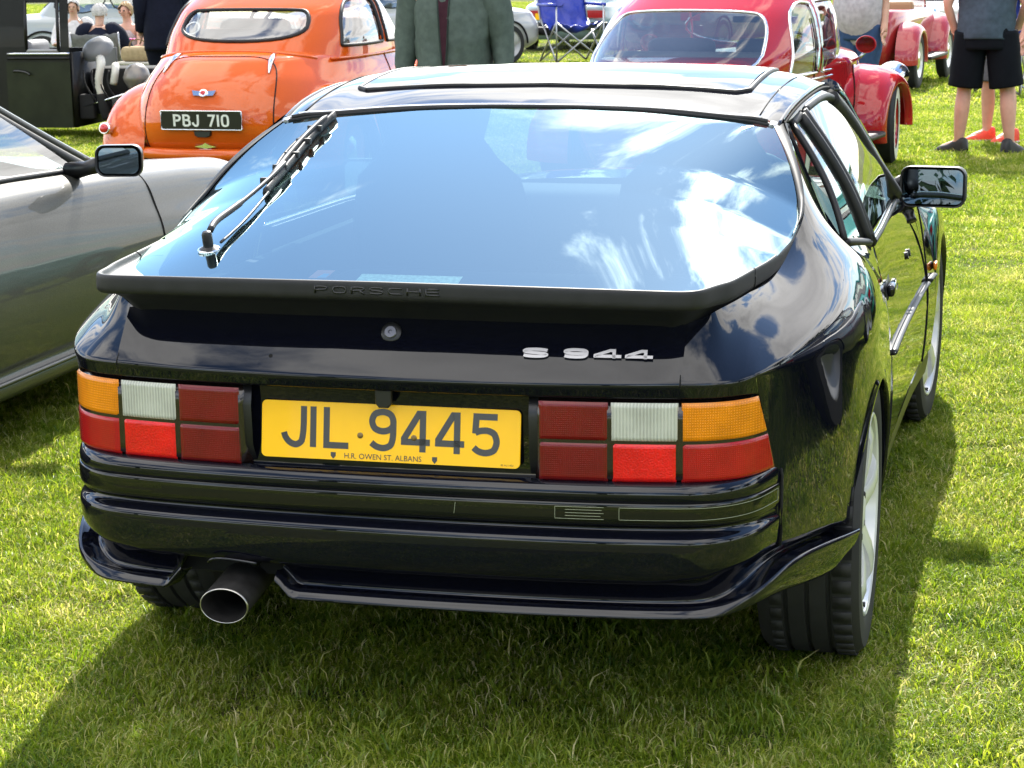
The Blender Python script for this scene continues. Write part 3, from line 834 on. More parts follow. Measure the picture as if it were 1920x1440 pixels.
def lens_mat(name, col, pat, scale, depth=.0012, glow=0.25):
    m = mat(name, col, 0.25, coat=0.35, spec=0.3)
    t = m.node_tree; b = t.nodes['Principled BSDF']
    b.inputs['Subsurface Weight'].default_value = 0.0
    tcn = t.nodes.new('ShaderNodeTexCoord')
    if pat == 'grid' or pat == 'lines':
        w1 = t.nodes.new('ShaderNodeTexWave'); w1.bands_direction = 'X'; w1.inputs['Scale'].default_value = scale
        t.links.new(tcn.outputs['Object'], w1.inputs['Vector'])
        src = w1.outputs['Fac']
        if pat == 'grid':
            w2 = t.nodes.new('ShaderNodeTexWave'); w2.bands_direction = 'Z'; w2.inputs['Scale'].default_value = scale*.9
            t.links.new(tcn.outputs['Object'], w2.inputs['Vector'])
            mm = t.nodes.new('ShaderNodeMath'); mm.operation = 'MULTIPLY'
            t.links.new(w1.outputs['Fac'], mm.inputs[0]); t.links.new(w2.outputs['Fac'], mm.inputs[1]); src = mm.outputs[0]
    else:
        vo = t.nodes.new('ShaderNodeTexVoronoi'); vo.inputs['Scale'].default_value = scale
        t.links.new(tcn.outputs['Object'], vo.inputs['Vector']); src = vo.outputs['Distance']
    bn = t.nodes.new('ShaderNodeBump'); bn.inputs['Strength'].default_value = 0.8; bn.inputs['Distance'].default_value = depth
    t.links.new(src, bn.inputs['Height']); t.links.new(bn.outputs[0], b.inputs['Normal'])
    nz = t.nodes.new('ShaderNodeTexNoise'); nz.inputs['Scale'].default_value = 22; nz.inputs['Detail'].default_value = 3
    t.links.new(tcn.outputs['Object'], nz.inputs['Vector'])
    ad = t.nodes.new('ShaderNodeMath'); ad.operation = 'MULTIPLY_ADD'; ad.inputs[1].default_value = .55
    t.links.new(src, ad.inputs[0]); t.links.new(nz.outputs['Fac'], ad.inputs[2])
    mr = t.nodes.new('ShaderNodeMapRange'); mr.inputs['From Min'].default_value = .35; mr.inputs['From Max'].default_value = 1.1; mr.inputs['To Min'].default_value = .72; mr.inputs['To Max'].default_value = 1.2
    t.links.new(ad.outputs[0], mr.inputs['Value'])
    vm = t.nodes.new('ShaderNodeVectorMath'); vm.operation = 'SCALE'; vm.inputs[0].default_value = col
    t.links.new(mr.outputs[0], vm.inputs['Scale']); t.links.new(vm.outputs[0], b.inputs['Base Color'])
    return m
LM = {'red': lens_mat('red_lens', LENS_R['red'], 'grid', 90, .0003), 'dark': lens_mat('dark_red_lens', LENS_R['dark'], 'grid', 90, .0003), 'refl': lens_mat('red_reflector', LENS_R['refl'], 'cells', 260, .0006),
      'amber': lens_mat('amber_lens', LENS_R['amber'], 'grid', 70, .0004), 'clear': lens_mat('clear_lens', LENS_R['clear'], 'lines', 50, .0012)}
def xend(z): return np.interp(z, [.562, .65, .735], [.7235, .7112, .6960])
def lens(name, x0, x1, z0, z1, m, sd, parent, h=.005, base=.0060, wrap=False):
    nu, nv = 26, 16; G = np.zeros((nv, nu, 3))
    for i, v in enumerate(np.linspace(0, 1, nv)):
        z = z0 + (z1-z0)*v
        xe = min(x1, xend(z)-.003) if wrap else x1
        for j, u in enumerate(np.linspace(0, 1, nu)):
            s = arc_of_x(x0) + (arc_of_x(xe)-arc_of_x(x0))*u
            d = min(u*(x1-x0), (1-u)*(x1-x0), v*(z1-z0), (1-v)*(z1-z0))/.003
            off = base + h*(1-(1-min(d, 1))**2) - .004
            x, y = Bat(s, off); G[i, j] = (x*sd, y, z)
    return grid(name, G, m, parent, flip=sd < 0)
HOUS = mat('lamp_housing', (0.012, 0.006, 0.006), 0.25, coat=0.5)
for sd in (1, -1):
    nu = 40; G = []
    for v in np.linspace(0, 1, 10):
        z = .570 + (.7385-.570)*v; row = []
        for u in np.linspace(0, 1, nu):
            s = arc_of_x(.287) + (arc_of_x(float(xend(z))+.001)-arc_of_x(.287))*u
            d = min(u*.4, (1-u)*.4, v*.168, (1-v)*.168)/.006
            x, y = Bat(s, .0035 - .030*(1-min(d, 1))**2); row.append((x*sd, y, z))
        G.append(row)
    lamp = grid('tail_lamp', G, HOUS, HERO, flip=sd < 0)
    top, bot = (.6606, .7345), (.5835, .6572)
    lens('brake_lens', .299, .4292, *top, LM['dark' if sd > 0 else 'dark'], sd, lamp)
    lens('fog_lens', .299, .4292, *bot, LM['dark'], sd, lamp)
    lens('reversing_lens', .4345, .5585, *top, LM['clear'], sd, lamp)
    lens('reflector', .4375, .5555, *bot, LM['refl'], sd, lamp)
    lens('indicator_lens', .5645, .80, *top, LM['amber'], sd, lamp, wrap=True)
    lens('side_lens', .5645, .80, *bot, LM['red'] if sd < 0 else LM['red'], sd, lamp, wrap=True)
# recess surround of the plate
for sd in (1, -1):
    G = sweep([(-.030, .735), (-.014, .74), (-.006, .70), (-.010, .62), (-.028, .585)], sd*.278, sd*.296, 5)
    grid('recess_side', G, PLA, HERO)
# number plate
YEL = mat('yellow_plate', (0.92, 0.50, 0.004), 0.25, coat=0.12, spec=0.25, noise=(9, 0.04))
INK = mat('plate_ink', (0.022, 0.021, 0.026), 0.25, coat=0.15)
plate = thing('tmp', None, None)
COL.objects.unlink(plate); bpy.data.objects.remove(plate)
V, F = plate_mesh(rrect(.520, .111, .010), .003, .0008)
plate = MB().add(V, F).build('number_plate', YEL, HERO, auto=40)
plate.location = (0.0, .0735, .6535); plate.rotation_euler = (math.radians(-8.2), 0, 0)
chars = [('J', -.217), ('I', -.160), ('L', -.133), ('9', -.041), ('4', .026), ('4', .094), ('5', .163)]
for c, x in chars:
    w = {'I': .0125, 'J': .056, 'L': .054}.get(c, .056)
    tm, tw = text_mesh(c, w, .079, .0125, 0, depth=.0004)
    o = tm.build('plate_character', INK, plate, smooth=False); o.location = (x, -.0031, -.033)
font_mesh('H.R. OWEN ST. ALBANS', .0150, INK, plate, 'dealer_name', (-.012, -.0036, -.0515), (PI/2, 0, 0), sx=.98)
for x in (-.112, .092):
    V, F = plate_mesh([(-.005, .006), (.005, .006), (.005, -.001), (0, -.007), (-.005, -.001)][::-1], .0005)
    o = MB().add(V, F).build('dealer_shield', INK, plate, smooth=False); o.location = (x, -.0031, -.0468)
font_mesh('BS AU 145d', .005, INK, plate, 'maker_mark', (.235, -.0036, -.0515), (PI/2, 0, 0))
for x, z in ((-.058, -.006), (.050, -.006)):
    disc((x, -.003, z), (0, -1, 0), [(.0058, -.001), (.0058, .001), (.004, .0022), (.0015, .0022)], mat('brass_screw', (0.20, 0.13, 0.05), 0.4, 0.7), 'plate_screw', plate, 14)
V, F = plate_mesh([(-.017, .03), (.017, .03), (.016, -.006), (.009, -.014), (-.009, -.014), (-.016, -.006)][::-1], .012, .002)
o = MB().add(V, F).build('plate_lamp', PLA, HERO, auto=30); o.location = (-.004, .062, .722)
font_mesh('', .01, INK, plate, 'none', (0, 0, 0), (0, 0, 0)) if False else None
# S 944 badge
bad = MB()
def badge(txt, x0, w, name):
    tm, tw = text_mesh(txt, w, .017, .0062, .006, depth=.003, space=.6)
    o = tm.build(name, ALU, HERO, smooth=False)
    return o, tw
def lid_pt(x, z):
    """outer lid surface point at x, z (upper, near-vertical part)"""
    j = int(np.clip(round((x+.5615)/(1.123)*96), 0, 96)); col = GL_[:, j]; i = np.argmin(np.abs(col[:26, 2]-z)); return col[i]
pa, pb = lid_pt(.262, .822), lid_pt(.512, .822)
ang = math.atan2(pb[1]-pa[1], pb[0]-pa[0])
for txt, x in (('S', .262), ('944', .3385)):
    o, tw = badge(txt, x, .053, 'badge')
    p = lid_pt(x + tw/2, .822)
    p0 = lid_pt(x + tw/2, .813); o.location = (x, p0[1] - tw/2*math.tan(ang) - .0015, p0[2] + .001); o.rotation_euler = (math.radians(-36), 0, ang)
for i, x in enumerate((-.235,)):   # old badge stud hole
    p = lid_pt(x, .80); disc(tuple(p), (0, -.7, .7), [(.004, -.002), (.004, .0005), (.002, .0006)], GAP, 'stud_hole', HERO, 10)

# ------------------------------------------------------------ bumper and valance
def zbb(x): return np.interp(abs(x), [0, .52, .60, .66, .70, .73], [.385, .387, .396, .412, .420, .422])
def bump_prof(s):
    x = abs(Bat(abs(s))[0]); zb = float(zbb(x))
    base = [(-.024, .5745), (-.010, .5835), (.006, .5835), (.018, .579), (.0255, .570), (.027, .560), (.0245, .5495), (.021, .548), (.021, .508), (.019, .503), (.010, .499), (.008, .494), (.014, .486), (.029, .4795), (.0325, .475), (.034, .468), (.0335, .45), (.0315, .43)]
    k = (zb-.385); base = [(o_, z if z > .45 else z + k*.5) for o_, z in base] + [(.027, zb+.018), (.019, zb+.006), (.006, zb), (-.03, zb-.002)]
    f = float(np.clip((x-.585)/.142, 0, 1))**1.5
    return [(o_*(1-f) + (.16*(o_-.030)+.001)*f if o_ > 0 else o_, z) for o_, z in base]
G = sweep(bump_prof, -.7275, .7275, 161)
def fine(G, k=3):
    n = G.shape[0]; t = np.linspace(0, n-1, (n-1)*k+1); out = np.zeros((len(t), G.shape[1], 3))
    for j in range(G.shape[1]):
        for c in range(3): out[:, j, c] = np.interp(t, np.arange(n), G[:, j, c])
    # light smoothing keeps edges rounded
    for _ in range(2): out[1:-1] = .25*out[:-2] + .5*out[1:-1] + .25*out[2:]
    return out
BUM = grid('rear_bumper', fine(G), BLK, HERO)
STRIP = paint('bumper_strip_black', (0.006, 0.0065, 0.006), rough=0.22, wave=0.0003)
def strip_off(s, o_):
    x = abs(Bat(abs(s))[0]); f = float(np.clip((x-.585)/.142, 0, 1))**1.5; return o_*(1-f) + (.16*(o_-.030)+.0015)*f
G = sweep(lambda s: [(strip_off(s, a) + .001, b) for a, b in [(.0215, .5478), (.026, .547), (.0278, .543), (.0285, .528), (.0278, .5135), (.026, .509), (.0215, .508)]], -.7265, .7265, 141)
BST = grid('bumper_strip', fine(G), STRIP, HERO)
PIN = mat('faded_pinstripe', (0.22, 0.24, 0.16), 0.6)
def strip_line(x0, x1, z0, z1, off=.0290, r=.0006):
    n = 24; s0, s1 = arc_of_x(x0), arc_of_x(x1)
    return tube([(*Bat(s0+(s1-s0)*t, strip_off(s0+(s1-s0)*t, off)+.0012), z0+(z1-z0)*t) for t in np.linspace(0, 1, n)], r, 4)
pm = MB()
for a in (strip_line(.452, .722, .5395, .5395, .0287), strip_line(.452, .722, .5165, .5165, .0287), strip_line(.452, .4521, .5165, .5395), strip_line(.7215, .722, .5165, .5395), strip_line(.333, .424, .5395, .5395), strip_line(.333, .424, .5165, .5165), strip_line(.333, .3331, .5165, .5395),
          strip_line(.352, .420, .5340, .5340), strip_line(.352, .424, .5280, .5280), strip_line(.352, .418, .5222, .5222), strip_line(.140, .143, .517, .539)):
    MB().add(*a).build('pinstripe', PIN, BST)
for sd in (1, -1):
    x, y = Bat(arc_of_x(.7280), .004)
    seam_tube('panel_seam', [(Bat(arc_of_x(.728), o_)[0]*sd, Bat(arc_of_x(.728), o_)[1], z) for o_, z in [(.0, .575), (.003, .56), (.003, .50), (.003, .45), (.001, .42)]], .003)
def smooth_i(x, X, Y):
    return np.mean([np.interp(x+d, X, Y) for d in np.linspace(-.022, .022, 9)])
def zt(x): return smooth_i(x, [0, .60, .645, .69, .72, .74, .77, .80, .832, .86], [.339, .340, .344, .366, .388, .396, .390, .381, .362, .35])
def zbv(x): return smooth_i(x, [0, .63, .67, .715, .76, .80, .86], [.317, .318, .327, .332, .316, .300, .298])
def val_prof(s):
    x = abs(Bat(abs(s))[0]); t, b = float(zt(x)), float(zbv(x)); bb = float(smooth_i(x, [0, .52, .66, .73, .86], [.386, .388, .412, .42, .39]))
    q = float(np.clip((x-.60)/.11, 0, 1)); q = q*q*(3-2*q)
    if s < 0:       # the lip hooks upwards on both sides of the exhaust
        if x > .38: h_ = float(np.clip((.468-x)/.036, 0, 1)); t += .046*h_; b += .040*h_
        else: h_ = float(np.clip((x-.199)/.030, 0, 1)); t += .034*h_; b += .034*h_
    cen = [(-.006, bb+.006), (-.008, bb-.002), (-.036, t-.002), (-.024, t-.007), (-.006, t-.004), (.002, t), (.006, t-.002), (.0155, t*.5+b*.5), (.021, b+.004), (.020, b), (-.03, b-.004)]
    sid = [(-.006, bb+.006), (-.008, bb-.002), (-.036, t-.002), (-.022, t-.008), (.012, t-.005), (.020, t), (.0245, t-.003), (.024, t*.5+b*.5), (.012, b+.003), (.006, b), (-.03, b-.004)]
    return [(a[0]*(1-q)+c[0]*q, a[1]*(1-q)+c[1]*q) for a, c in zip(cen, sid)]
V1 = sweep(val_prof, -.231, .832, 151)
# slanted cut beside the exhaust, rounded tail towards the wheel
def shear_end(G, j0, j1, amt):
    n = abs(j1-j0)
    for j in range(min(j0, j1), max(j0, j1)+1):
        w = 1-abs(j-j0)/n
        for i in range(G.shape[0]):
            G[i, j] += np.array(amt[i])*w
    return G
V1 = fine(V1, 2)
nr = V1.shape[0]
zz = V1[:, -1, 2].copy(); a = [(-.030*np.clip((.37-z)/.07, 0, 1)**1.7, -.09*np.clip((.37-z)/.07, 0, 1)**1.7, 0) for z in zz]; V1 = shear_end(V1, V1.shape[1]-1, V1.shape[1]-14, a)
grid('rear_valance', V1, BLK, HERO)
V2 = fine(sweep(val_prof, -.432, -.832, 75), 2)
zz = V2[:, -1, 2].copy(); a = [(.030*np.clip((.37-z)/.07, 0, 1)**1.7, -.09*np.clip((.37-z)/.07, 0, 1)**1.7, 0) for z in zz]; V2 = shear_end(V2, V2.shape[1]-1, V2.shape[1]-14, a)
grid('rear_valance', V2, BLK, HERO)
# exhaust
A0, A1 = Vector((-.320, -.012, .312)), Vector((-.335, .32, .345))
q = (A1-A0).to_track_quat('Z', 'Y').to_matrix().to_4x4(); M = Matrix.Translation(A0) @ q @ Matrix.Diagonal((1.0, .74, 1.0, 1.0))
V, F = lathe([(.036, .22), (.044, .02), (.0465, 0), (.0485, .0), (.0495, .003), (.0492, .10), (.049, .33)], 40)
EX = MB().add(V, F, M).build('exhaust_pipe', DARKM, HERO, auto=50)
V, F = lathe([(.0462, .004), (.0475, -.0008), (.0492, -.0004), (.0498, .004)], 40)
MB().add(V, F, M).build('pipe_rim', mat('polished_rim', (0.5, 0.48, 0.45), 0.3, 1.0), EX)
V, F = box((-.33, .62, .31), (.52, .42, .16)); bevel(MB().add(V, F).build('silencer', DARKM, HERO), .05, 3)
seam_tube('exhaust_hanger', spl([(-.30, .10, .37), (-.31, .14, .352), (-.35, .16, .348), (-.355, .12, .38)], 12), .007, RUB)
x_, y_ = Bat(arc_of_x(.33), .034)
V, F = tube(spl([(-.365, y_+.001, .388), (-.352, y_-.004, .3965), (-.30, y_-.006, .397), (-.262, y_-.004, .3925)], 14), .003, 6)
MB().add(V, F).build('exhaust_cutout_lip', BLK, HERO)
# ------------------------------------------------------------ wheels
def wheel(y, x, name, front=False, sd=1, hub_z=.312, yaw=0.0):
    w = thing_child('wheel', (x*sd, y, hub_z), HERO); w.rotation_euler = (0, 0, yaw + (0 if sd > 0 else PI))
    R = .314; hw = .112 if not front else .104
    # outer face towards +X
    prof = [(.222, -hw*.92), (.262, -hw*1.0), (.296, -hw*.98), (R-.006, -hw*.86), (R, -hw*.74), (R, -hw*.46), (R-.007, -hw*.44), (R-.007, -hw*.38), (R, -hw*.36), (R, -hw*.05), (R-.007, -hw*.03), (R-.007, hw*.03), (R, hw*.05), (R, hw*.36), (R-.007, hw*.38), (R-.007, hw*.44), (R, hw*.46), (R, hw*.74), (R-.006, hw*.86), (.296, hw*.98), (.262, hw*1.0), (.236, hw*.97), (.224, hw*.90)]
    t = MB().add(*lathe(prof, 72, 'X'))
    ty = t.build('tyre', TYRE, w, auto=30)
    sp = MB()      # tread sipes as shallow raised bars
    for k in range(48):
        a = 2*PI*k/48
        for x0, x1 in ((-.72, -.48), (.48, .86)):
            V, F = box((hw*(x0+x1)/2, 0, R+.0005), (hw*(x1-x0)*.92, .030, .004)); sp.add(V, F, Matrix.Rotation(a, 4, 'X') @ Matrix.Shear('XY', 4, (0, 0)))
    sp.build('tread_blocks', TYRE, ty)['kind'] = 'stuff'
    rim = MB().add(*lathe([(.205, -hw*.8), (.208, -hw*.3), (.206, hw*.55), (.216, hw*.80), (.226, hw*.90), (.229, hw*.945), (.225, hw*.965), (.219, hw*.93), (.211, hw*.75), (.200, hw*.50), (.196, hw*.30), (.196, -hw*.7)], 64, 'X'))
    rr = rim.build('rim', RIMM, w, auto=35)
    for k in range(5):
        a0 = 2*PI*k/5
        mb = MB()
        rs = np.linspace(.045, .212, 10); V = []; 
        for r in rs:
            wd = np.interp(r, [.045, .09, .15, .212], [.030, .024, .026, .036]); xo = np.interp(r, [.045, .12, .18, .212], [hw*.80, hw*.95, hw*.99, hw*.86])
            V += [(xo-.03, -wd, r), (xo-.004, -wd, r), (xo, -wd*.7, r), (xo, wd*.7, r), (xo-.004, wd, r), (xo-.03, wd, r)]
        F = grid_faces(10, 6)
        mb.add(V, F, Matrix.Rotation(a0, 4, 'X')); mb.build('spoke', RIMM, w, auto=50)
    hub = MB().add(*lathe([(.0, hw*.84), (.030, hw*.84), (.034, hw*.82), (.062, hw*.78), (.070, hw*.70), (.070, hw*.1)], 32, 'X')).build('hub_cap', RIMM, w, auto=40)
    for k in range(5):
        a = 2*PI*(k+.5)/5; disc((hw*.78, .052*math.cos(a), .052*math.sin(a)), (1, 0, 0), [(.010, -.01), (.010, .004), (.007, .006)], DARKM, 'wheel_nut', w, 8)
    disc((hw*.2, 0, 0), (1, 0, 0), [(.150, -.02), (.150, .0), (.06, .002)], mat('brake_disc', (0.25, 0.24, 0.23), 0.4, 0.9), 'brake_disc', w, 40)
    V, F = box((hw*.82, 0, -.213), (.020, .008, .012)); MB().add(V, F).build('tyre_valve', PLA, w)
    return w
def thing_child(name, loc, parent):
    o = bpy.data.objects.new(name, None); COL.objects.link(o); o.location = loc; o.parent = parent; o.empty_display_size = .1
    return o
wheel(.93, .742, 'w'); wheel(.93, .742, 'w', sd=-1)
wheel(3.34, .752, 'w', front=True, yaw=math.radians(-4)); wheel(3.34, .752, 'w', front=True, sd=-1, yaw=math.radians(-4))
# wheel housings and floor
for yc in (.94, 3.34):
    for sd in (1, -1):
        V = []; n = 24
        for x in (.85 if yc < 2 else .86, .52):
            for k in range(n+1):
                a = PI*k/n; V.append((x*sd - (.0 if x < .6 else .012*sd), yc + .330*math.cos(a), .296 + .335*math.sin(a)))
        F = [(k, k+1, n+2+k, n+1+k) for k in range(n)]; F.append(tuple(range(n+1, 2*n+2)))
        MB().add(V, F).build('wheel_housing', UNDER, HERO)
mbu = MB()
mbu.add(*box((0, 2.15, .245), (1.5, 1.75, .05))); mbu.add(*box((0, .60, .40), (1.02, .95, .12))); mbu.add(*box((0, 3.5, .30), (1.0, 1.1, .12)))
mbu.build('underbody', UNDER, HERO, smooth=False)
# ------------------------------------------------------------ doors, glasshouse, roof, front
def belt(y): return np.interp(y, [1.1, 1.30, 1.47, 1.75, 2.1, 2.4, 2.62, 2.80], [.753, .785, .796, .795, .789, .783, .782, .786]), np.interp(y, [1.1, 1.30, 1.47, 1.75, 2.1, 2.4, 2.62, 2.80], [.905, .872, .848, .846, .845, .838, .825, .805])
def side_patch(name, sd, y0, y1, n, ztop, zbot, m=BLK, rows=34, ret=True):
    G = []
    for y in np.linspace(y0, y1, n):
        xb, zb = ztop(y); zl = zbot(y); t = np.linspace(0, 1, rows)
        z = zb + (zl-zb)*t; x = Sx(np.full(rows, y), z); x = x + (xb-x[0])*(1-t)**5
        col = np.stack([x, np.full(rows, y), z], 1)
        if ret: col = np.vstack([col[0] + np.array([-.03, 0, .004]), col[0] + np.array([-.004, 0, .003]), col, col[-1] + np.array([-.05, 0, -.003])])
        G.append(col)
    G = np.stack(G, 1)
    return grid(name, G*np.array([sd, 1, 1]), m, HERO, flip=sd < 0), G
for sd in (1, -1):
    DOOR, GD = side_patch('door', sd, 1.5035, 2.786, 60, lambda y: belt(y), lambda y: .30)
    seam_tube('panel_seam', [(sd*(x-.0005), y, z) for x, y, z in [(Sx(1.5, z)+.0006, 1.4999 - .03*np.clip((z-.7)/.14, 0, 1), z) for z in np.linspace(.845, .30, 26)]], .0030, parent=DOOR)
    seam_tube('panel_seam', [(sd*x, y, z) for x, y, z in [(Sx(2.79, z)+.0004, 2.79, z) for z in np.linspace(.80, .30, 20)]], .0030, parent=DOOR)
    # rubbing strip
    pts = [(sd*(float(Sx(y, .556))+.004), y, float(np.interp(y, [1.5, 2.0, 2.4, 2.8], [.568, .560, .552, .548]))) for y in np.linspace(1.515, 2.775, 24)]
    MB().add(*tube(pts, .0095, 8, flat=.55)).build('side_moulding', mat('dark_moulding', (0.010, 0.011, 0.012), 0.45, spec=0.25), DOOR)
    MB().add(*tube([(p[0]+sd*.0045, p[1], p[2]+.002) for p in pts], .0016, 6)).build('moulding_insert', CHR, DOOR)
    pts = [(sd*(float(Sx(y, .55))+.004), y, .551) for y in np.linspace(2.80, 2.93, 6)]
    MB().add(*tube(pts, .0125, 8, flat=.55)).build('side_moulding', MATS['dark_moulding'], HERO)
    V, F = box((0, 0, 0), (.012, .06, .024)); o = bevel(MB().add(V, F).build('side_repeater', mat('amber_small', (0.8, 0.22, 0.01), 0.2, coat=.5), HERO), .005)
    o.location = (sd*(float(Sx(3.0, .58))+.004), 2.985, .572)
    # door handle
    hx = float(Sx(1.60, .715))
    HB = MB(); V, F = box((0, 0, 0), (.020, .13, .030)); HB.add(V, F); H = bevel(HB.build('door_handle', BLK, DOOR), .008, 3); H.location = (sd*(hx+.012), 1.635, .714)
    V, F = box((0, 0, 0), (.006, .15, .05)); o = bevel(MB().add(V, F).build('handle_recess', PLA, DOOR), .004); o.location = (sd*(hx-.001), 1.63, .716); o.rotation_euler = (0, math.radians(-14*sd), 0)
    disc((sd*(hx+.022), 1.59, .716), (sd, 0, 0), [(.010, -.004), (.010, .002), (.006, .003)], CHR, 'key_barrel', H, 14)
    for y in (2.30, 2.36):     # small round trim holes ahead of the handle
        disc((sd*(float(Sx(y, .70))+.001), y, .70), (sd, 0, .25), [(.011, -.003), (.011, .002), (.006, .0025), (.005, -.002)], PLA, 'door_grommet', DOOR, 14)
    # sill and front wing
    side_patch('sill', sd, 1.268, 3.00, 40, lambda y: (float(Sx(y, .296))-.006, .296), lambda y: .225, m=PLA, rows=8)
    zf = lambda y: (np.interp(y, [2.79, 3.0, 3.3, 3.6, 3.9, 4.05], [.795, .790, .790, .775, .70, .66]), np.interp(y, [2.79, 3.0, 3.3, 3.6, 3.9, 4.05], [.802, .795, .780, .755, .715, .69]))
    def zlow(y):
        d = abs(y-3.34); return .296 + math.sqrt(max(.33**2-d*d, 0)) if d < .33 else .30
    ys = np.r_[np.linspace(2.795, 3.005, 12), 3.34 - .33*np.cos(np.linspace(.02, PI-.02, 40)), np.linspace(3.68, 4.02, 10)]
    G = []
    for y in ys:
        xb, zb = zf(y); zl = zlow(y); t = np.linspace(0, 1, 30); z = zb + (zl-zb)*t
        x = Sx(np.full(30, y), np.clip(z + .0, .2, .9)); x = x + (xb-x[0])*(1-t)**4 + .0
        col = np.stack([x, np.full(30, y), z], 1)
        inner = [(xb-.10, y, zb+.012), (xb-.05, y, zb+.012), (xb-.02, y, zb+.008)]
        col = np.vstack([inner, col, col[-1]+np.array([-.035, 0, 0])]); G.append(col)
    G = np.stack(G, 1); grid('front_wing', G*np.array([sd, 1, 1]), BLK, HERO, flip=sd < 0)
# roof
yr = [1.255, 1.36, 1.5, 1.65, 1.8, 1.95, 2.08]
zc_ = [1.194, 1.216, 1.238, 1.253, 1.258, 1.252, 1.236]
def roof_sec(y, xe, i, zc0, y_edge):
    return [(0, y, zc0), (.2, y, zc0-.002), (.38, y+(y_edge-y)*.35, zc0-.008), (.50, y+(y_edge-y)*.65, zc0-.016), (.565, y+(y_edge-y)*.85, zc0-.028), (xe, y_edge, zc0-.045)]
xes = [.598, .607, .617, .625, .630, .634, .640]; yes = [1.155, 1.29, 1.46, 1.64, 1.80, 1.96, 2.10]
zed = [1.158, 1.186, 1.205, 1.214, 1.213, 1.198, 1.170]
secs = []
for i in range(7):
    s_ = roof_sec(yr[i], xes[i], i, zc_[i], yes[i]); s_[-1] = (xes[i], yes[i], zed[i]); s_[-2] = (.570, yr[i]+(yes[i]-yr[i])*.85, zed[i]*.5+(zc_[i]-.014)*.5+.004)
    secs.append(spl(s_, 24))
secs = np.array(secs)
rf = np.stack([np.stack([nspl(np.arange(7.0), secs[:, r, c], np.linspace(0, 6, 44)) for c in range(3)], 1) for r in range(24)])
Gr = np.concatenate([mirror(rf[::-1]), rf[1:]], 0)
ROOF = grid('roof', Gr, BLK, HERO)
def roof_pt(x, y, dz=0.0):
    d = (Gr[..., 0]-x)**2 + (Gr[..., 1]-y)**2; k = np.argsort(d.ravel())[:4]; w = 1/(d.ravel()[k]+1e-6); P = Gr.reshape(-1, 3)[k]
    return np.array([x, y, (P[:, 2]*w).sum()/w.sum() + dz])
# sun-roof panel: slightly proud lid with a dark gap round it
hx_, y0_, y1_ = .497, 1.412, 1.99
out = []
ol = [(-hx_+.03, y0_-.0), (-.25, y0_+.022), (0, y0_+.028), (.25, y0_+.022), (hx_-.03, y0_), (hx_, y0_+.03), (hx_+.004, 1.7), (hx_, y1_-.03), (hx_-.03, y1_), (0, y1_+.01), (-hx_+.03, y1_), (-hx_, y1_-.03), (-hx_-.004, 1.7), (-hx_, y0_+.03)]
gp = [roof_pt(x, y, .001) for x, y in np.array([p for a, b in zip(ol, ol[1:]+ol[:1]) for p in np.linspace(a, b, 8, endpoint=False)])]
gp.append(gp[0])
seam_tube('sunroof_gap', gp, .0065, RUB, 8, parent=ROOF)
sg = np.array([[roof_pt(x, y, .0045) for x in np.linspace(-hx_+.006, hx_-.006, 30)] for y in np.linspace(y0_+.026, y1_-.006, 24)])
for i in range(24):     # rear edge follows the gap
    w = 1-i/23
    for j in range(30):
        x = sg[i, j, 0]; dy = np.interp(abs(x), [0, .25, .47, .49], [.0, -.006, -.024, -.012])*w**2; sg[i, j] = roof_pt(x, sg[i, j, 1]+dy, .0045)
grid('sunroof', sg, BLK, ROOF)
# rubber gasket between the glass and the roof edge
_e = Gr[:, 0]; _o = np.argsort(_e[:, 0]); _g = PG[-1]
gx = np.linspace(-.600, .600, 61)
ga = np.stack([gx, np.interp(gx, _e[_o, 0], _e[_o, 1]), np.interp(gx, _e[_o, 0], _e[_o, 2])], 1); gb = np.stack([gx*.987, np.interp(gx*.987, _g[:, 0], _g[:, 1])-.010, np.interp(gx*.987, _g[:, 0], _g[:, 2])], 1)
grid('glass_gasket', [ga + np.array([0, .012, -.004]), ga + np.array([0, .0, -.003]), ga*.5+gb*.5 + np.array([0, 0, .001]), gb + np.array([0, 0, .0015]), gb + np.array([0, .004, -.004])], RUB, ROOF)
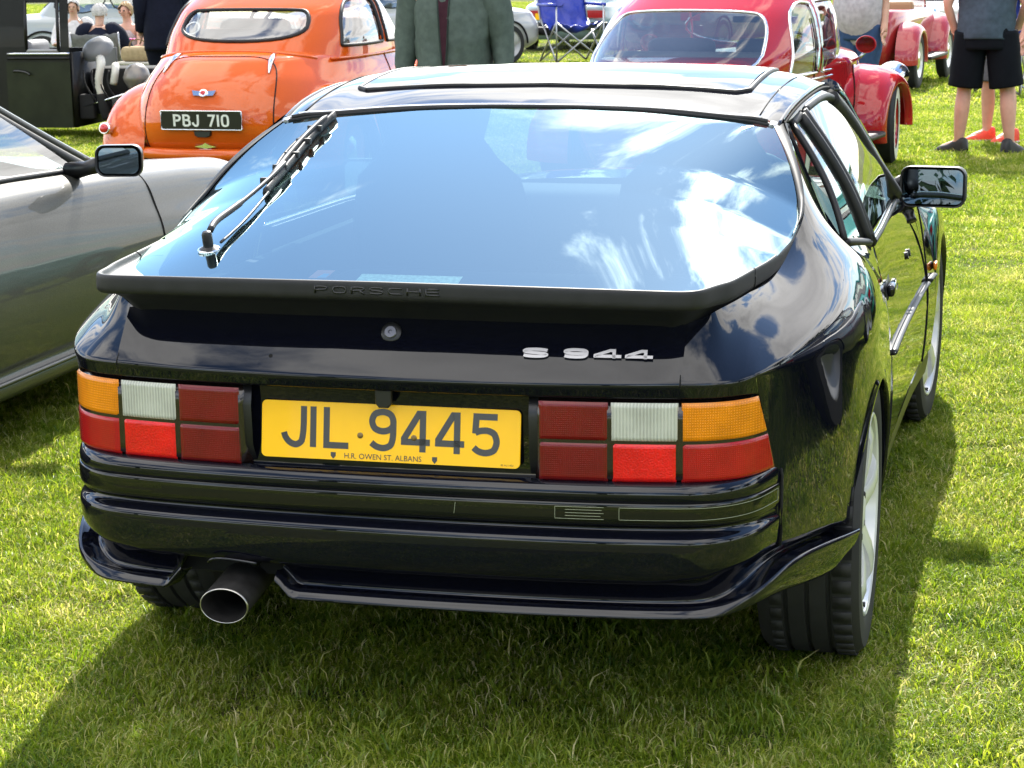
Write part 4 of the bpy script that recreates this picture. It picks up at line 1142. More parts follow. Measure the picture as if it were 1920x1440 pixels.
# rear roof edge strip above the glass, and side drip rails
edge = Gr[:, 0]
seam_tube('roof_edge_strip', [p + np.array([0, -.006, .0015]) for p in edge[3:-3:2]], .004, CHR, 6, parent=ROOF)
seam_tube('roof_edge_gap', [p + np.array([0, -.013, -.003]) for p in edge[2:-2:2]], .006, RUB, 6, parent=ROOF)
for sd in (1, -1):
    ed = rf[-1][::2]*np.array([sd, 1, 1])
    seam_tube('drip_rail', [p + np.array([.004*sd, 0, -.002]) for p in ed], .0055, BLK, 6, parent=ROOF)
    seam_tube('drip_gap', [p + np.array([.010*sd, 0, -.010]) for p in ed], .0045, GAP, 6, parent=ROOF)
    a = [roof_pt(x*sd, y, .0005) for x, y in zip(np.linspace(.556, .575, 14), np.linspace(1.19, 1.75, 14))]
    seam_tube('roof_joint', a, .0018, GAP, 6, parent=ROOF)
    # cant rail from roof edge to window tops
    lower = spl([(.616, 1.262, 1.150), (.630, 1.38, 1.172), (.645, 1.55, 1.188), (.654, 1.72, 1.186), (.662, 1.86, 1.162), (.672, 1.98, 1.120), (.688, 2.10, 1.066)], 22)
    upper = rf[-1][np.linspace(0, 43, 22).astype(int)] + np.array([.008, 0, -.010]); upper[0] = (.612, 1.25, 1.165)
    Gc = np.stack([upper, upper*.5+lower*.5+np.array([.004, 0, .004]), lower, lower + np.array([-.02, 0, -.004])])
    grid('cant_rail', Gc*np.array([sd, 1, 1]), BLK, HERO)
    # windows on the tumblehome surface
    def gh(y, t):     # belt to rail
        xb, zb = belt(y); xt = np.interp(y, lower[:, 1], lower[:, 0]); zt_ = np.interp(y, lower[:, 1], lower[:, 2])
        return np.array([xb + (xt-xb)*t + .020*math.sin(PI*t), y, zb + (zt_-zb)*t])
    def quad_patch(name, c, m, n=14, push=0.0, parent=HERO):
        c = np.array(c, float); G = np.zeros((n, n, 3))
        for i in range(n):
            for j in range(n):
                a, b = i/(n-1), j/(n-1); p = c[0]*(1-a)*(1-b) + c[1]*(1-a)*b + c[2]*a*b + c[3]*a*(1-b)
                p = p + np.array([.018*math.sin(PI*a)*1.0 + push, 0, 0]); G[i, j] = p
        return grid(name, G*np.array([sd, 1, 1]), m, parent)
    # order: bottom rear, bottom front, top front, top rear
    q1 = [(.760, 1.125, .902), (.790, 1.425, .860), (.628, 1.362, 1.166), (.618, 1.285, 1.150)]
    quad_patch('quarter_window', q1, GLS2)
    q2 = [(.792, 1.485, .856), (.778, 2.46, .850), (.690, 2.098, 1.062), (.632, 1.40, 1.172)]
    cc = np.array(q2); n = 20; G = np.zeros((n, n, 3))
    top = spl(np.vstack([[(.632, 1.40, 1.172)], lower[4:]]), n); bot = np.array([(*(np.array(belt(y)) + np.array([-.003, .010])),) for y in np.linspace(1.485, 2.50, n)])
    for j in range(n):
        yb = np.linspace(1.485, 2.50, n)[j]; b = np.array([bot[j, 0], yb, bot[j, 1]])
        for i in range(n):
            a = i/(n-1); G[i, j] = b*(1-a) + top[j]*a + np.array([.018*math.sin(PI*a), 0, 0])
    DW = grid('door_window', G*np.array([sd, 1, 1]), GLS2, HERO)
    rub = lambda pts, r, nm, mm=RUB: MB().add(*tube([(p[0]*sd, p[1], p[2]) for p in pts], r, 8)).build(nm, mm, HERO)
    bow = lambda a, b: [tuple(np.array(a)*(1-t) + np.array(b)*t + np.array([.018*math.sin(PI*t)+.002, 0, 0])) for t in np.linspace(0, 1, 14)]
    rub(bow(q1[0], q1[3]), .0085, 'window_seal'); rub(bow(q1[1], q1[2]), .013, 'window_pillar'); rub(bow((.796, 1.462, .850), (.630, 1.385, 1.175)), .013, 'window_pillar', PLA)
    rub(spl([(q1[0][0]+.002, q1[0][1], q1[0][2]-.004), (.778, 1.27, .878), (.793, 1.43, .856)], 10), .010, 'window_seal')
    rub(spl([q1[3], q1[2]], 6), .010, 'window_seal')
    rub([tuple(p + np.array([.002, 0, 0])) for p in top], .010, 'window_seal')
    rub([(b[0]+.004, y, b[1]-.012) for b, y in zip(bot, np.linspace(1.485, 2.50, n))], .009, 'window_seal')
    rub([(b[0]+.006, y, b[1]-.003) for b, y in zip(bot, np.linspace(1.485, 2.50, n))], .0028, 'belt_trim', CHR)
    # A pillar
    rub(spl([(.655, 1.80, 1.178), (.668, 1.95, 1.135), (.692, 2.10, 1.07), (.722, 2.26, .985), (.750, 2.38, .918), (.778, 2.50, .852)], 20), .022, 'pillar')
    rub(spl([(.640, 1.90, 1.195), (.652, 2.05, 1.155), (.668, 2.16, 1.10), (.70, 2.32, 1.01), (.73, 2.50, .915), (.752, 2.66, .845)], 18), .026, 'pillar', BLK)
    # door mirror
    MR = thing_child('door_mirror', (.876*sd, 2.672, .853), HERO); MR.rotation_euler = (0, 0, math.radians(-7*sd))
    nS = 40; oln = np.array(rrect(.196, .122, .030, 9)); V = []
    for y, sc in ((.0, .93), (-.004, .985), (.006, 1.0), (.05, .96), (.085, .82), (.105, .55), (.112, .2)):
        for p in oln: V.append((p[0]*sc, y, p[1]*sc))
    n = len(oln); F = []
    for i in range(6):
        for k in range(n): F.append((i*n+k, i*n+(k+1) % n, (i+1)*n+(k+1) % n, (i+1)*n+k))
    F.append(tuple(6*n+k for k in range(n)))
    MB().add(V, F).build('mirror_shell', RUB, MR, auto=60)
    oi = np.array(rrect(.176, .102, .020, 7)); V, F = plate_mesh([tuple(p) for p in oi], .002)
    g_ = MB().add(V, F).build('mirror_glass', mat('mirror_silver', (0.15, 0.19, 0.22), 0.0, 1.0), MR, smooth=False); g_.location = (0, .004, 0); g_.rotation_euler = (math.radians(-4), 0, math.radians(3*sd))
    arm = MB().add(*tube(spl([(-.075*sd, .03, -.045), (-.080*sd, .03, -.075), (-.072*sd, .02, -.11)], 8), [.030, .026, .024, .022, .022, .022, .024, .026], 12)).build('mirror_arm', PLA, MR)
    V, F = tube([(-.095*sd, .05, .01), (-.12*sd, .06, 0), (-.16*sd, .07, -.02)], [.022, .018, .016], 10); MB().add(V, F).build('mirror_base', PLA, MR)
# windscreen, bonnet, nose
ws = []
for t in np.linspace(0, 1, 12):
    y = 2.09 + (2.72-2.09)*t; zc0 = 1.232 + (.865-1.232)*t + .02*math.sin(PI*t); w = .64 + .09*t; ws.append([(x, y - (.07)*(abs(x)/w)**2*t - .02*0 - .0 + (.0), zc0 - .055*(abs(x)/w)**2) for x in np.linspace(-w, w, 24)])
grid('windscreen', ws, glass('windscreen_glass', (0.7, 0.8, 0.78), 0.10), HERO)
bn = []
for t in np.linspace(0, 1, 16):
    y = 2.66 + (4.12-2.66)*t; zc0 = np.interp(y, [2.66, 3.2, 3.7, 4.0, 4.12], [.868, .845, .78, .70, .65]); w = np.interp(y, [2.66, 3.6, 4.0, 4.12], [.74, .74, .70, .64])
    bn.append([(x, y - .12*(abs(x)/w)**4*t, zc0 - .055*(abs(x)/w)**2.5) for x in np.linspace(-w, w, 24)])
grid('bonnet', bn, BLK, HERO)
nose = []
for z, off in ((.66, -.02), (.62, .0), (.55, .015), (.48, .02), (.40, .02), (.30, .01), (.20, -.03)):
    row = []
    for s in np.linspace(-1.0, 1.0, 50):
        x, y = Bat(Bs[-1]-abs(s), off); row.append((math.copysign(x, s), y, z))
    nose.append(row)
grid('nose', nose, BLK, HERO)
# cabin: floor tub, seats, dashboard, wheel
mbx = MB()
mbx.add(*box((0, .75, .63), (1.16, 1.1, .03))); mbx.add(*box((0, 1.95, .34), (1.36, 1.5, .03)))
for sd in (1, -1): mbx.add(*box((sd*.60, .72, .74), (.03, 1.0, .22))); mbx.add(*box((sd*.72, 2.0, .58), (.03, 1.2, .45)))
mbx.build('cabin_tub', INTR, HERO, smooth=False)
def seat(x, y):
    s = thing_child('front_seat', (x, y, .40), HERO)
    V, F = box((0, .05, .06), (.48, .50, .14)); bevel(MB().add(V, F).build('cushion', INTR, s), .05, 3)
    G = []
    for t in np.linspace(0, 1, 14):
        w = np.interp(t, [0, .5, .72, .8, .88, 1], [.25, .255, .22, .135, .13, .10]); y_ = -.20 - .16*t; z = .10 + .68*t
        G.append([(w*math.cos(a), y_ + .07*math.sin(a)*np.interp(t, [0, .8, 1], [1, .9, .5]), z) for a in np.linspace(0, 2*PI, 24)])
    grid('backrest', G, INTR, s)
    return s
seat(.36, 1.98); seat(-.36, 1.98)
V, F = box((0, 2.55, .74), (1.40, .30, .22)); bevel(MB().add(V, F).build('dashboard', INTR, HERO), .06, 3)
V, F = box((0, 1.32, .56), (1.10, .20, .42)); bevel(MB().add(V, F).build('rear_seat', INTR, HERO), .06, 3)
st_ = thing_child('steering_wheel', (.36, 2.32, .80), HERO); st_.rotation_euler = (math.radians(68), 0, 0)
V, F = tube([(.185*math.cos(a), .185*math.sin(a), 0) for a in np.linspace(0, 2*PI, 33)], .014, 8, cap=False); MB().add(V, F).build('wheel_rim', PLA, st_)
V, F = box((0, 0, -.01), (.36, .06, .03)); bevel(MB().add(V, F).build('wheel_spoke', PLA, st_), .012)
V, F = box((0, 2.28, 1.13), (.20, .03, .06)); bevel(MB().add(V, F).build('interior_mirror', PLA, HERO), .01)
# ================================================================== other cars
def sgnpow(a, p): return np.sign(a)*np.abs(a)**p
class Shell:
    """closed horizontal slices: rear yR(z), front yF(z), half width w(z), squareness n(z)"""
    def __init__(s, zs, yR, yF, w, n, nz=60, nt=160, tight=1.0):
        z = np.asarray(zs, float); s.z0, s.z1 = z[0], z[-1]
        f = lambda v: (lambda q: nspl(z, np.asarray(v, float), np.clip(q, z[0], z[-1]))) if len(np.atleast_1d(v)) > 2 else (lambda q: np.full(np.shape(q), float(np.atleast_1d(v)[0])))
        s.yR, s.yF, s.w, s.n = f(yR), f(yF), f(w), f(n)
        t = np.linspace(0, 1, nz); s.Z = s.z0 + (s.z1-s.z0)*(1-(1-t)**tight)
        th = np.linspace(0, 2*PI, nt, endpoint=False) - PI/2
        s.G = np.zeros((nz, nt, 3))
        for i, zz in enumerate(s.Z):
            q = np.array([zz]); n_ = s.n(q)[0]; yc = (s.yR(q)[0]+s.yF(q)[0])/2; L = (s.yF(q)[0]-s.yR(q)[0])/2
            s.G[i, :, 0] = s.w(q)[0]*sgnpow(np.cos(th), 2/n_); s.G[i, :, 1] = yc + L*sgnpow(np.sin(th), 2/n_); s.G[i, :, 2] = zz
        s.nz, s.nt = nz, nt
    def rear(s, x, z, off=0.0):
        q = np.array([float(z)]); n = s.n(q)[0]; yc = (s.yR(q)[0]+s.yF(q)[0])/2; L = (s.yF(q)[0]-s.yR(q)[0])/2
        y = yc - L*max(0, 1-abs(x/s.w(q)[0])**n)**(1/n)
        return np.array([x, y-off, z])
    def side(s, y, z, sd=1, off=0.0):
        q = np.array([float(z)]); n = s.n(q)[0]; yc = (s.yR(q)[0]+s.yF(q)[0])/2; L = (s.yF(q)[0]-s.yR(q)[0])/2
        x = s.w(q)[0]*max(0, 1-abs((y-yc)/L)**n)**(1/n)
        return np.array([sd*(x+off), y, z])
    def build(s, name, m, parent, wins=(), gm=None, cap=True, frame=None, fr=.014, frm=None):
        """wins: list of (kind, outline2d); kind 'rear' outline in x,z; 'left'/'right' outline in y,z; 'front' in x,z"""
        C = (s.G[:-1] + np.roll(s.G, -1, 1)[:-1] + s.G[1:] + np.roll(s.G, -1, 1)[1:])/4
        F = grid_faces(s.nz, s.nt, closed=True); inside = np.zeros((s.nz-1, s.nt), int)
        yc = C[..., 1].mean()
        for k, (kind, ol) in enumerate(wins):
            ol = np.asarray(ol)
            A = C[..., [0, 2]] if kind in ('rear', 'front') else C[..., [1, 2]]
            inn = pip(A, ol)
            if kind == 'rear': inn &= C[..., 1] < yc
            if kind == 'front': inn &= C[..., 1] > yc
            if kind == 'right': inn &= C[..., 0] > 0
            if kind == 'left': inn &= C[..., 0] < 0
            inside[inn] = k+1
        fl = inside.ravel(); V = s.G.reshape(-1, 3)
        FF = [f for f, q in zip(F, fl) if q == 0]
        if cap: FF.append(tuple((s.nz-1)*s.nt + k for k in range(s.nt)))
        b = obj(name, V, FF, m, parent)
        for k, (kind, ol) in enumerate(wins):
            msk = inside == k+1
            d = msk | np.roll(msk, 1, 1) | np.roll(msk, -1, 1); d[1:] |= msk[:-1]; d[:-1] |= msk[1:]
            fs = [f for f, q in zip(F, d.ravel()) if q]
            ctr = np.array([0, yc, 1.0]); us = sorted({i for f in fs for i in f}); mp_ = {u: i for i, u in enumerate(us)}
            if not us: continue
            P = V[us]; nrm = P*np.array([1, 1, 0]) - np.array([0, yc, 0]); nrm /= np.linalg.norm(nrm, axis=1)[:, None]+1e-9
            gw = obj('window', P - nrm*.004, [tuple(mp_[i] for i in f) for f in fs], gm, parent)
            if kind == 'rear': pts_ = [s.rear(x, z, .002) for x, z in ol]
            elif kind == 'front': pts_ = [np.array([x, 2*yc-s.rear(x, z)[1] if False else (s.yR(np.array([z]))[0]+s.yF(np.array([z]))[0]) - s.rear(x, z)[1], z]) for x, z in ol]
            else: pts_ = [s.side(y, z, 1 if kind == 'right' else -1, .002) for y, z in ol]
            MB().add(*tube(list(pts_)+[pts_[0], pts_[1]], fr, 6, cap=False)).build('window_seal', frm or RUB, gw)
        return b
def pip(A, ol):
    x, y = A[..., 0], A[..., 1]; c = np.zeros(x.shape, bool); n = len(ol)
    for i in range(n):
        x1, y1 = ol[i]; x2, y2 = ol[(i+1) % n]
        if y1 == y2: continue
        c ^= ((y1 > y) != (y2 > y)) & (x < (x2-x1)*(y-y1)/(y2-y1)+x1)
    return c
def smooth_ol(P, n=48, r=2):
    """closed rounded outline from corner points (corner cutting)"""
    P = [np.array(p, float) for p in P]
    for _ in range(r):
        Q = []
        for a, b in zip(P, P[1:]+P[:1]): Q += [a*.75+b*.25, a*.25+b*.75]
        P = Q
    return [tuple(p) for p in P]
def fender(name, parent, m, sd, yc, zc, x_in, x_out, Rin, Rout, a0=-10, a1=190, ell=1.0, shift=0.0):
    """rounded mudguard over a wheel; angles in degrees from forward, ell stretches it fore and aft"""
    G = []
    for a in np.linspace(a0, a1, 40):
        ca, sa = math.cos(math.radians(a)), math.sin(math.radians(a)); row = []
        for q in np.linspace(0, 1, 14):
            ang = q*PI/2*1.12; x = x_in + (x_out-x_in)*math.sin(min(ang, PI/2)); r = Rout + (Rin-Rout)*max(math.cos(ang), -.2)
            if ang > PI/2: x = x_out - .01*(ang-PI/2)
            row.append((sd*x, yc + shift*(1-q) + r*ca*ell, max(zc + r*sa, .2)))
        row.append((sd*(x_out-.05), yc + (Rout-.03)*ca*ell, max(zc + (Rout-.02)*sa, .2)))
        G.append(row)
    return grid(name, G, m, parent, flip=sd > 0)
def road_wheel(parent, x, y, R=.31, w=.15, rimr=.19, tyre=None, rimm=None, white=False, cap=None):
    o = thing_child('wheel', (x, y, R), parent); sd = 1 if x > 0 else -1
    if sd < 0: o.rotation_euler = (0, 0, PI)
    hw = w/2
    pr = [(rimr, -hw), (R-.03, -hw), (R, -hw*.7), (R, hw*.7), (R-.025, hw), (rimr+.01, hw*.98), (rimr, hw*.85)]
    MB().add(*lathe(pr, 40, 'X')).build('tyre', TYRE, o, auto=40)
    if white:
        MB().add(*lathe([(rimr+.005, hw+.002), (rimr+.04, hw+.006), (R-.035, hw+.004)], 40, 'X')).build('whitewall', mat('whitewall_rubber', (0.72, 0.68, 0.55), 0.6), o)
    MB().add(*lathe([(0, hw*.55), (rimr*.35, hw*.62), (rimr*.7, hw*.4), (rimr*.85, hw*.62), (rimr, hw*.9), (rimr+.008, hw*.95)], 36, 'X')).build('rim', rimm or RIMM, o)
    if cap: MB().add(*lathe([(0, hw*.95), (rimr*.4, hw*.9), (rimr*.6, hw*.65)], 28, 'X')).build('hub_cap', CHR, o)
    return o
def small_plate(parent, txt, loc, rot, back, ink, w=.52, h=.111, ch=.079, cw=.05, sw=.014, gap=.011, rim=None, widths=None):
    V, F = plate_mesh(rrect(w, h, .008), .006)
    p = MB().add(V, F).build('number_plate', back, parent); sharp(p); p.location = loc; p.rotation_euler = rot
    tm, tw = text_mesh(txt, cw, ch, sw, gap, widths=widths or {'I': .35, '1': .35}, depth=.001)
    x_ = -tw/2; wd_ = widths or {'I': .35, '1': .35}
    for c in txt:
        if c == ' ': x_ += cw*.5 + gap; continue
        t1, w1 = text_mesh(c, cw, ch, sw, 0, widths=wd_, depth=.001); o = t1.build('plate_character', ink, p, smooth=False); o.location = (x_, -.0062, -ch/2); x_ += w1 + gap
    if rim:
        ol = [(x, -.004, z) for x, z in rrect(w, h, .008)]; MB().add(*tube(ol+[ol[0], ol[1]], .005, 6, cap=False)).build('plate_surround', rim, p)
    return p
SEATM = mat('grey_seat_vinyl', (0.16, 0.16, 0.17), 0.6, noise=(12, .15))
WINM = glass('old_car_glass', (0.72, 0.76, 0.74), r0=0.20)
PBLK = mat('black_plate', (0.008, 0.008, 0.009), 0.35)
PSIL = mat('silver_characters', (0.75, 0.75, 0.76), 0.4, 0.3)

# ------------------------------------------------------------------ orange saloon
ORA = paint('orange_paint', (0.60, 0.100, 0.008), flake=0.08, rough=0.4, spec=0.0)
def orange_saloon():
    t = thing('orange_saloon', 'rounded orange vintage saloon with black PBJ 710 plate on its boot', 'car', gp3(-4.07, 8.95)); t.scale = (1.10, 1.06, .965)
    lower = Shell([.30, .42, .55, .70, .82, .92, .98, 1.01], [.10, .03, .0, .035, .11, .23, .40, .62], [3.0, 3.05, 3.05, 3.0, 2.95, 2.85, 2.7, 2.5], [.66, .69, .70, .69, .665, .63, .58, .50], [3.2, 3.2, 3.0, 2.8, 2.6, 2.5, 2.5, 2.6], 70, 200)
    lower.build('body', ORA, t)
    cab = Shell([.93, 1.0, 1.08, 1.18, 1.28, 1.36, 1.42, 1.455], [.50, .55, .61, .71, .84, 1.0, 1.2, 1.5], [2.55, 2.5, 2.42, 2.30, 2.18, 2.08, 1.95, 1.8], [.64, .635, .625, .60, .57, .53, .46, .30], [3.0, 3.0, 3.0, 3.0, 2.9, 2.8, 2.6, 2.3], 90, 260)
    rw = smooth_ol([(-.405, 1.055), (.405, 1.055), (.40, 1.25), (.27, 1.265), (-.27, 1.265), (-.40, 1.25)], r=3)
    sw1 = smooth_ol([(.90, 1.02), (.92, 1.01), (1.54, 1.01), (1.56, 1.02), (1.56, 1.33), (1.54, 1.34), (1.22, 1.34), (1.02, 1.24)], r=2)
    sw2 = smooth_ol([(1.64, 1.02), (1.66, 1.01), (2.30, 1.01), (2.32, 1.02), (2.14, 1.32), (1.66, 1.34), (1.64, 1.33)], r=2)
    cab.build('cabin', ORA, t, [('rear', rw), ('right', sw1), ('right', sw2), ('left', sw1), ('left', sw2), ('front', smooth_ol([(-.5, 1.02), (.5, 1.02), (.46, 1.28), (-.46, 1.28)], r=3))], WINM)
    # waist moulding and cabin base bead
    MB().add(*tube([lower.side(y, .93, 1, .012) for y in np.linspace(.75, 2.5, 24)], .016, 8, flat=.6)).build('waist_moulding', ORA, t)
    MB().add(*tube([lower.rear(x, z, .004) for x, z in [(x, .992-.05*abs(x/.5)**3) for x in np.linspace(-.5, .5, 30)]], .012, 8)).build('cabin_bead', ORA, t)
    # boot lid seam
    ol = [(-.40, .36), (-.405, .5), (-.40, .66), (-.385, .80), (-.34, .91), (-.26, .955), (-.1, .965), (.1, .965), (.26, .955), (.34, .91), (.385, .80), (.40, .66), (.405, .5), (.40, .36)]
    MB().add(*tube([lower.rear(x, z, .0005) for x, z in spl(ol, 80)], .0045, 6)).build('lid_seam', GAP, t)
    for sd in (1, -1):
        p0, p1, p2 = lower.rear(sd*.30, .975, .01), lower.rear(sd*.315, .94, .018), lower.rear(sd*.335, .86, .012)
        MB().add(*tube(spl([p0, p1, p2], 10), [.010, .016, .018, .018, .016, .014, .012, .010, .007, .004], 8)).build('boot_hinge', CHR, t)
        fender('rear_wing', t, ORA, sd, .66, .30, .42, .765, .50, .33, -8, 188, 1.12, 0.0)
        fender('front_wing', t, ORA, sd, 2.95, .30, .42, .765, .53, .33, -8, 188, 1.15, 0.0)
        lp = thing_child('tail_lamp', (sd*.690, .155, .49), t)
        disc((0, 0, 0), (sd*.25, -1, .15), [(.040, -.03), (.042, .004), (.036, .010), (.032, .010)], CHR, 'lamp_ring', lp, 24)
        disc((0, -.004, 0), (sd*.25, -1, .15), [(.031, -.01), (.031, .010), (.022, .020), (.010, .024)], mat('red_small_lens', (0.5, 0.01, 0.012), 0.15, coat=.5), 'lamp_lens', lp, 20)
        for y in (.66, 2.95): road_wheel(t, sd*.66, y, .30, .14, .18, rimm=ORA, cap=True)
        seam = [lower.side(1.6, z, sd, .001) for z in np.linspace(.35, .97, 16)]; MB().add(*tube(seam, .004, 6)).build('door_seam', GAP, t)
    MB().add(*tube([lower.rear(x, .33, .06) for x in np.linspace(-.62, .62, 20)], .030, 8, flat=1.4)).build('rear_bumper', ORA, t)
    small_plate(t, 'PBJ 710', tuple(lower.rear(0, .565, .012)), (math.radians(4), 0, 0), PBLK, PSIL, w=.505, h=.125, ch=.079, cw=.047, sw=.0135, gap=.012, rim=CHR)
    # winged badge
    bd = thing_child('winged_badge', tuple(lower.rear(0, .735, .008)), t); bd.rotation_euler = (math.radians(-24), 0, 0)
    for sd in (1, -1):
        V, F = plate_mesh([(sd*a, b) for a, b in ([(.012, .016), (.075, .024), (.062, -.012), (.012, -.014)] if sd < 0 else [(.012, -.014), (.062, -.012), (.075, .024), (.012, .016)])], .008); MB().add(V, F).build('wing', CHR, bd, smooth=False)
    disc((0, -.004, .004), (0, -1, 0), [(.026, -.004), (.026, .010), (.018, .013)], CHR, 'badge_ring', bd, 20); disc((0, -.016, .004), (0, -1, 0), [(.017, -.01), (.016, .003), (.008, .006)], MATS['red_small_lens'], 'badge_centre', bd, 16)
    V, F = plate_mesh([(-.055, .018), (.055, .018), (.05, -.012), (.03, -.024), (-.03, -.024), (-.05, -.012)][::-1], .03, .006); o = MB().add(V, F).build('boot_handle', PLA, t, auto=40); o.location = tuple(lower.rear(0, .475, -.012))
    b2 = thing_child('wing_emblem', tuple(lower.rear(0, .385, .006)), t)
    V, F = plate_mesh([(-.07, .0), (-.02, .012), (0, .026), (.02, .012), (.07, 0), (.02, -.008), (0, -.016), (-.02, -.008)][::-1], .008); MB().add(V, F).build('emblem', CHR, b2, smooth=False)
    # round sticker inside the rear window, seats
    stp = cab.rear(-.355, 1.14); q = thing_child('round_sticker', tuple(stp + np.array([.02, .015, 0])), t); q.rotation_euler = (math.radians(-30), 0, math.radians(-10))
    disc((0, 0, 0), (0, -1, 0), [(.052, 0), (.050, .002)], mat('sticker_white', (0.7, 0.7, 0.7), .5), 'sticker_disc', q, 28); disc((0, -.003, 0), (0, -1, 0), [(.040, 0), (.039, .002)], mat('sticker_grey', (0.12, 0.12, 0.13), .5), 'sticker_centre', q, 28)
    V, F = box((0, 1.05, .92), (1.1, .20, .40)); bevel(MB().add(V, F).build('rear_seat', SEATM, t), .06, 3)
    for x in (-.3, .3):
        V, F = box((x, 1.75, .92), (.48, .16, .50)); bevel(MB().add(V, F).build('front_seat', SEATM, t), .06, 3)
    return t
orange_saloon()

# ------------------------------------------------------------------ red beetle-backed saloon
RED = paint('red_paint', (0.38, 0.012, 0.015), flake=0.05, rough=0.4, spec=0.0)
def red_saloon():
    t = thing('red_saloon', 'red rounded vintage saloon with chrome window trim and whitewall tyres, behind the black coupe', 'car', gp3(-1.33, 9.06), math.radians(-10)); t.scale = (1.12, 1, .91)
    s = 1.05
    lower = Shell(np.array([.24, .38, .52, .66, .78, .88, .93])*s, np.array([.12, .03, .0, .03, .12, .30, .60])*s, np.array([3.9, 3.95, 3.95, 3.9, 3.75, 3.5, 3.1])*s, np.array([.56, .60, .62, .62, .61, .585, .54])*s, [2.3, 2.3, 2.3, 2.3, 2.4, 2.6, 2.8], 60, 180)
    lower.build('body', RED, t)
    cab = Shell(np.array([.70, .82, .92, 1.02, 1.14, 1.26, 1.36, 1.44, 1.485])*s, np.array([.28, .40, .54, .71, .93, 1.14, 1.33, 1.55, 1.85])*s, np.array([3.05, 3.0, 2.95, 2.86, 2.76, 2.66, 2.56, 2.42, 2.2])*s, np.array([.60, .61, .615, .61, .595, .565, .52, .44, .30])*s, [2.3, 2.4, 2.6, 2.7, 2.8, 2.8, 2.7, 2.5, 2.3], 100, 280)
    rw = smooth_ol([(-.54, .80), (.54, .80), (.49, 1.27), (.28, 1.31), (-.28, 1.31), (-.49, 1.27)], r=3)
    sq = smooth_ol([(1.22, .85), (1.23, .84), (1.74, .84), (1.75, .85), (1.75, 1.33), (1.74, 1.35), (1.58, 1.36), (1.36, 1.24)], r=2)
    sd_ = smooth_ol([(1.83, .85), (1.84, .84), (2.85, .84), (2.86, .85), (2.68, 1.30), (2.48, 1.36), (1.84, 1.36), (1.83, 1.35)], r=2)
    cab.build('cabin', RED, t, [('rear', rw), ('right', sq), ('right', sd_), ('left', sq), ('left', sd_), ('front', smooth_ol([(-.52, .97), (.52, .97), (.48, 1.30), (-.48, 1.30)], r=3))], glass('red_car_glass', (0.50, 0.55, 0.55), r0=0.14), frm=CHR, fr=.011)
    for sd in (1, -1):
        fender('rear_wing', t, RED, sd, .86*s, .30*s, .46*s, .755*s, .46*s, .33*s, -20, 186, 1.08)
        fender('front_wing', t, RED, sd, 3.22*s, .30*s, .46*s, .755*s, .47*s, .34*s, -6, 200, 1.12)
        V = [cab.side(y, .760*s, sd, .01) for y in np.linspace(.9, 2.85, 30)]; MB().add(*tube(V, .010, 6)).build('belt_moulding', CHR, t)
        MB().add(*tube([(lambda p: p)(cab.side(1.60*s, z, sd, .002)) for z in np.linspace(.72, 1.24, 12)] , .004, 6)).build('door_seam', GAP, t)
        MB().add(*tube([lower.side(1.60*s, z, sd, .002) for z in np.linspace(.28, .80, 10)] , .004, 6)).build('door_seam', GAP, t)
        MB().add(*tube([lower.side(2.62*s, z, sd, .002) for z in np.linspace(.28, .84, 10)] , .005, 6)).build('door_seam', GAP, t)
        hp = lower.side(1.78*s, .66*s, sd, .03); V, F = box((0, 0, 0), (.022, .12, .022)); o = bevel(MB().add(V, F).build('door_handle', CHR, t), .008, 3); o.location = tuple(hp)
        mp_ = lower.side(2.50*s, .86*s, sd, .10)
        mr = thing_child('door_mirror', tuple(mp_ + np.array([sd*.02, 0, .10])), t); disc((0, 0, 0), (0, -1, 0), [(.010, -.05), (.055, -.03), (.068, 0), (.066, .006), (.060, .006)], RED, 'mirror_shell', mr, 24); disc((0, -.003, 0), (0, -1, 0), [(.060, 0), (.058, .003)], MATS['mirror_silver'], 'mirror_glass', mr, 24)
        MB().add(*tube([(0, .02, -.05), (-sd*.04, .02, -.10), (-sd*.09, .02, -.13)], .010, 8)).build('mirror_stalk', CHR, mr)
        road_wheel(t, sd*.64*s, .86*s, .31*s, .15, .19*s, rimm=RED, white=True, cap=True); fw_ = road_wheel(t, sd*.66*s, 3.22*s, .31*s, .15, .19*s, rimm=RED, white=True, cap=True); fw_.rotation_euler.z += math.radians(9)
        V, F = box((sd*.66*s, 2.05*s, .27*s), (.24, 1.5, .05)); bevel(MB().add(V, F).build('running_board', RUB, t), .02)
        disc((sd*.60*s, 3.70*s, .66*s), (sd*.1, .9, .3), [(.09, -.1), (.11, 0), (.10, .03), (.05, .05)], CHR, 'head_lamp', t, 24)
    V, F = box((0, 1.25, .80), (1.0, .18, .42)); bevel(MB().add(V, F).build('rear_seat', SEATM, t), .06, 3)
    for x in (-.29, .29):
        V, F = box((x, 1.95, .80), (.44, .14, .55)); bevel(MB().add(V, F).build('front_seat', SEATM, t), .06, 3)
    st = thing_child('steering_wheel', (.29, 2.35, .93), t); st.rotation_euler = (math.radians(65), 0, 0)
    V, F = tube([(.19*math.cos(a), .19*math.sin(a), 0) for a in np.linspace(0, 2*PI, 29)], .012, 6, cap=False); MB().add(V, F).build('wheel_rim', PLA, st); V, F = box((0, 0, 0), (.36, .03, .015)); MB().add(V, F).build('wheel_spoke', CHR, st)
    V, F = box((0, 2.40, 1.20), (.18, .02, .05)); bevel(MB().add(V, F).build('interior_mirror', PLA, t), .01)
    return t
red_saloon()

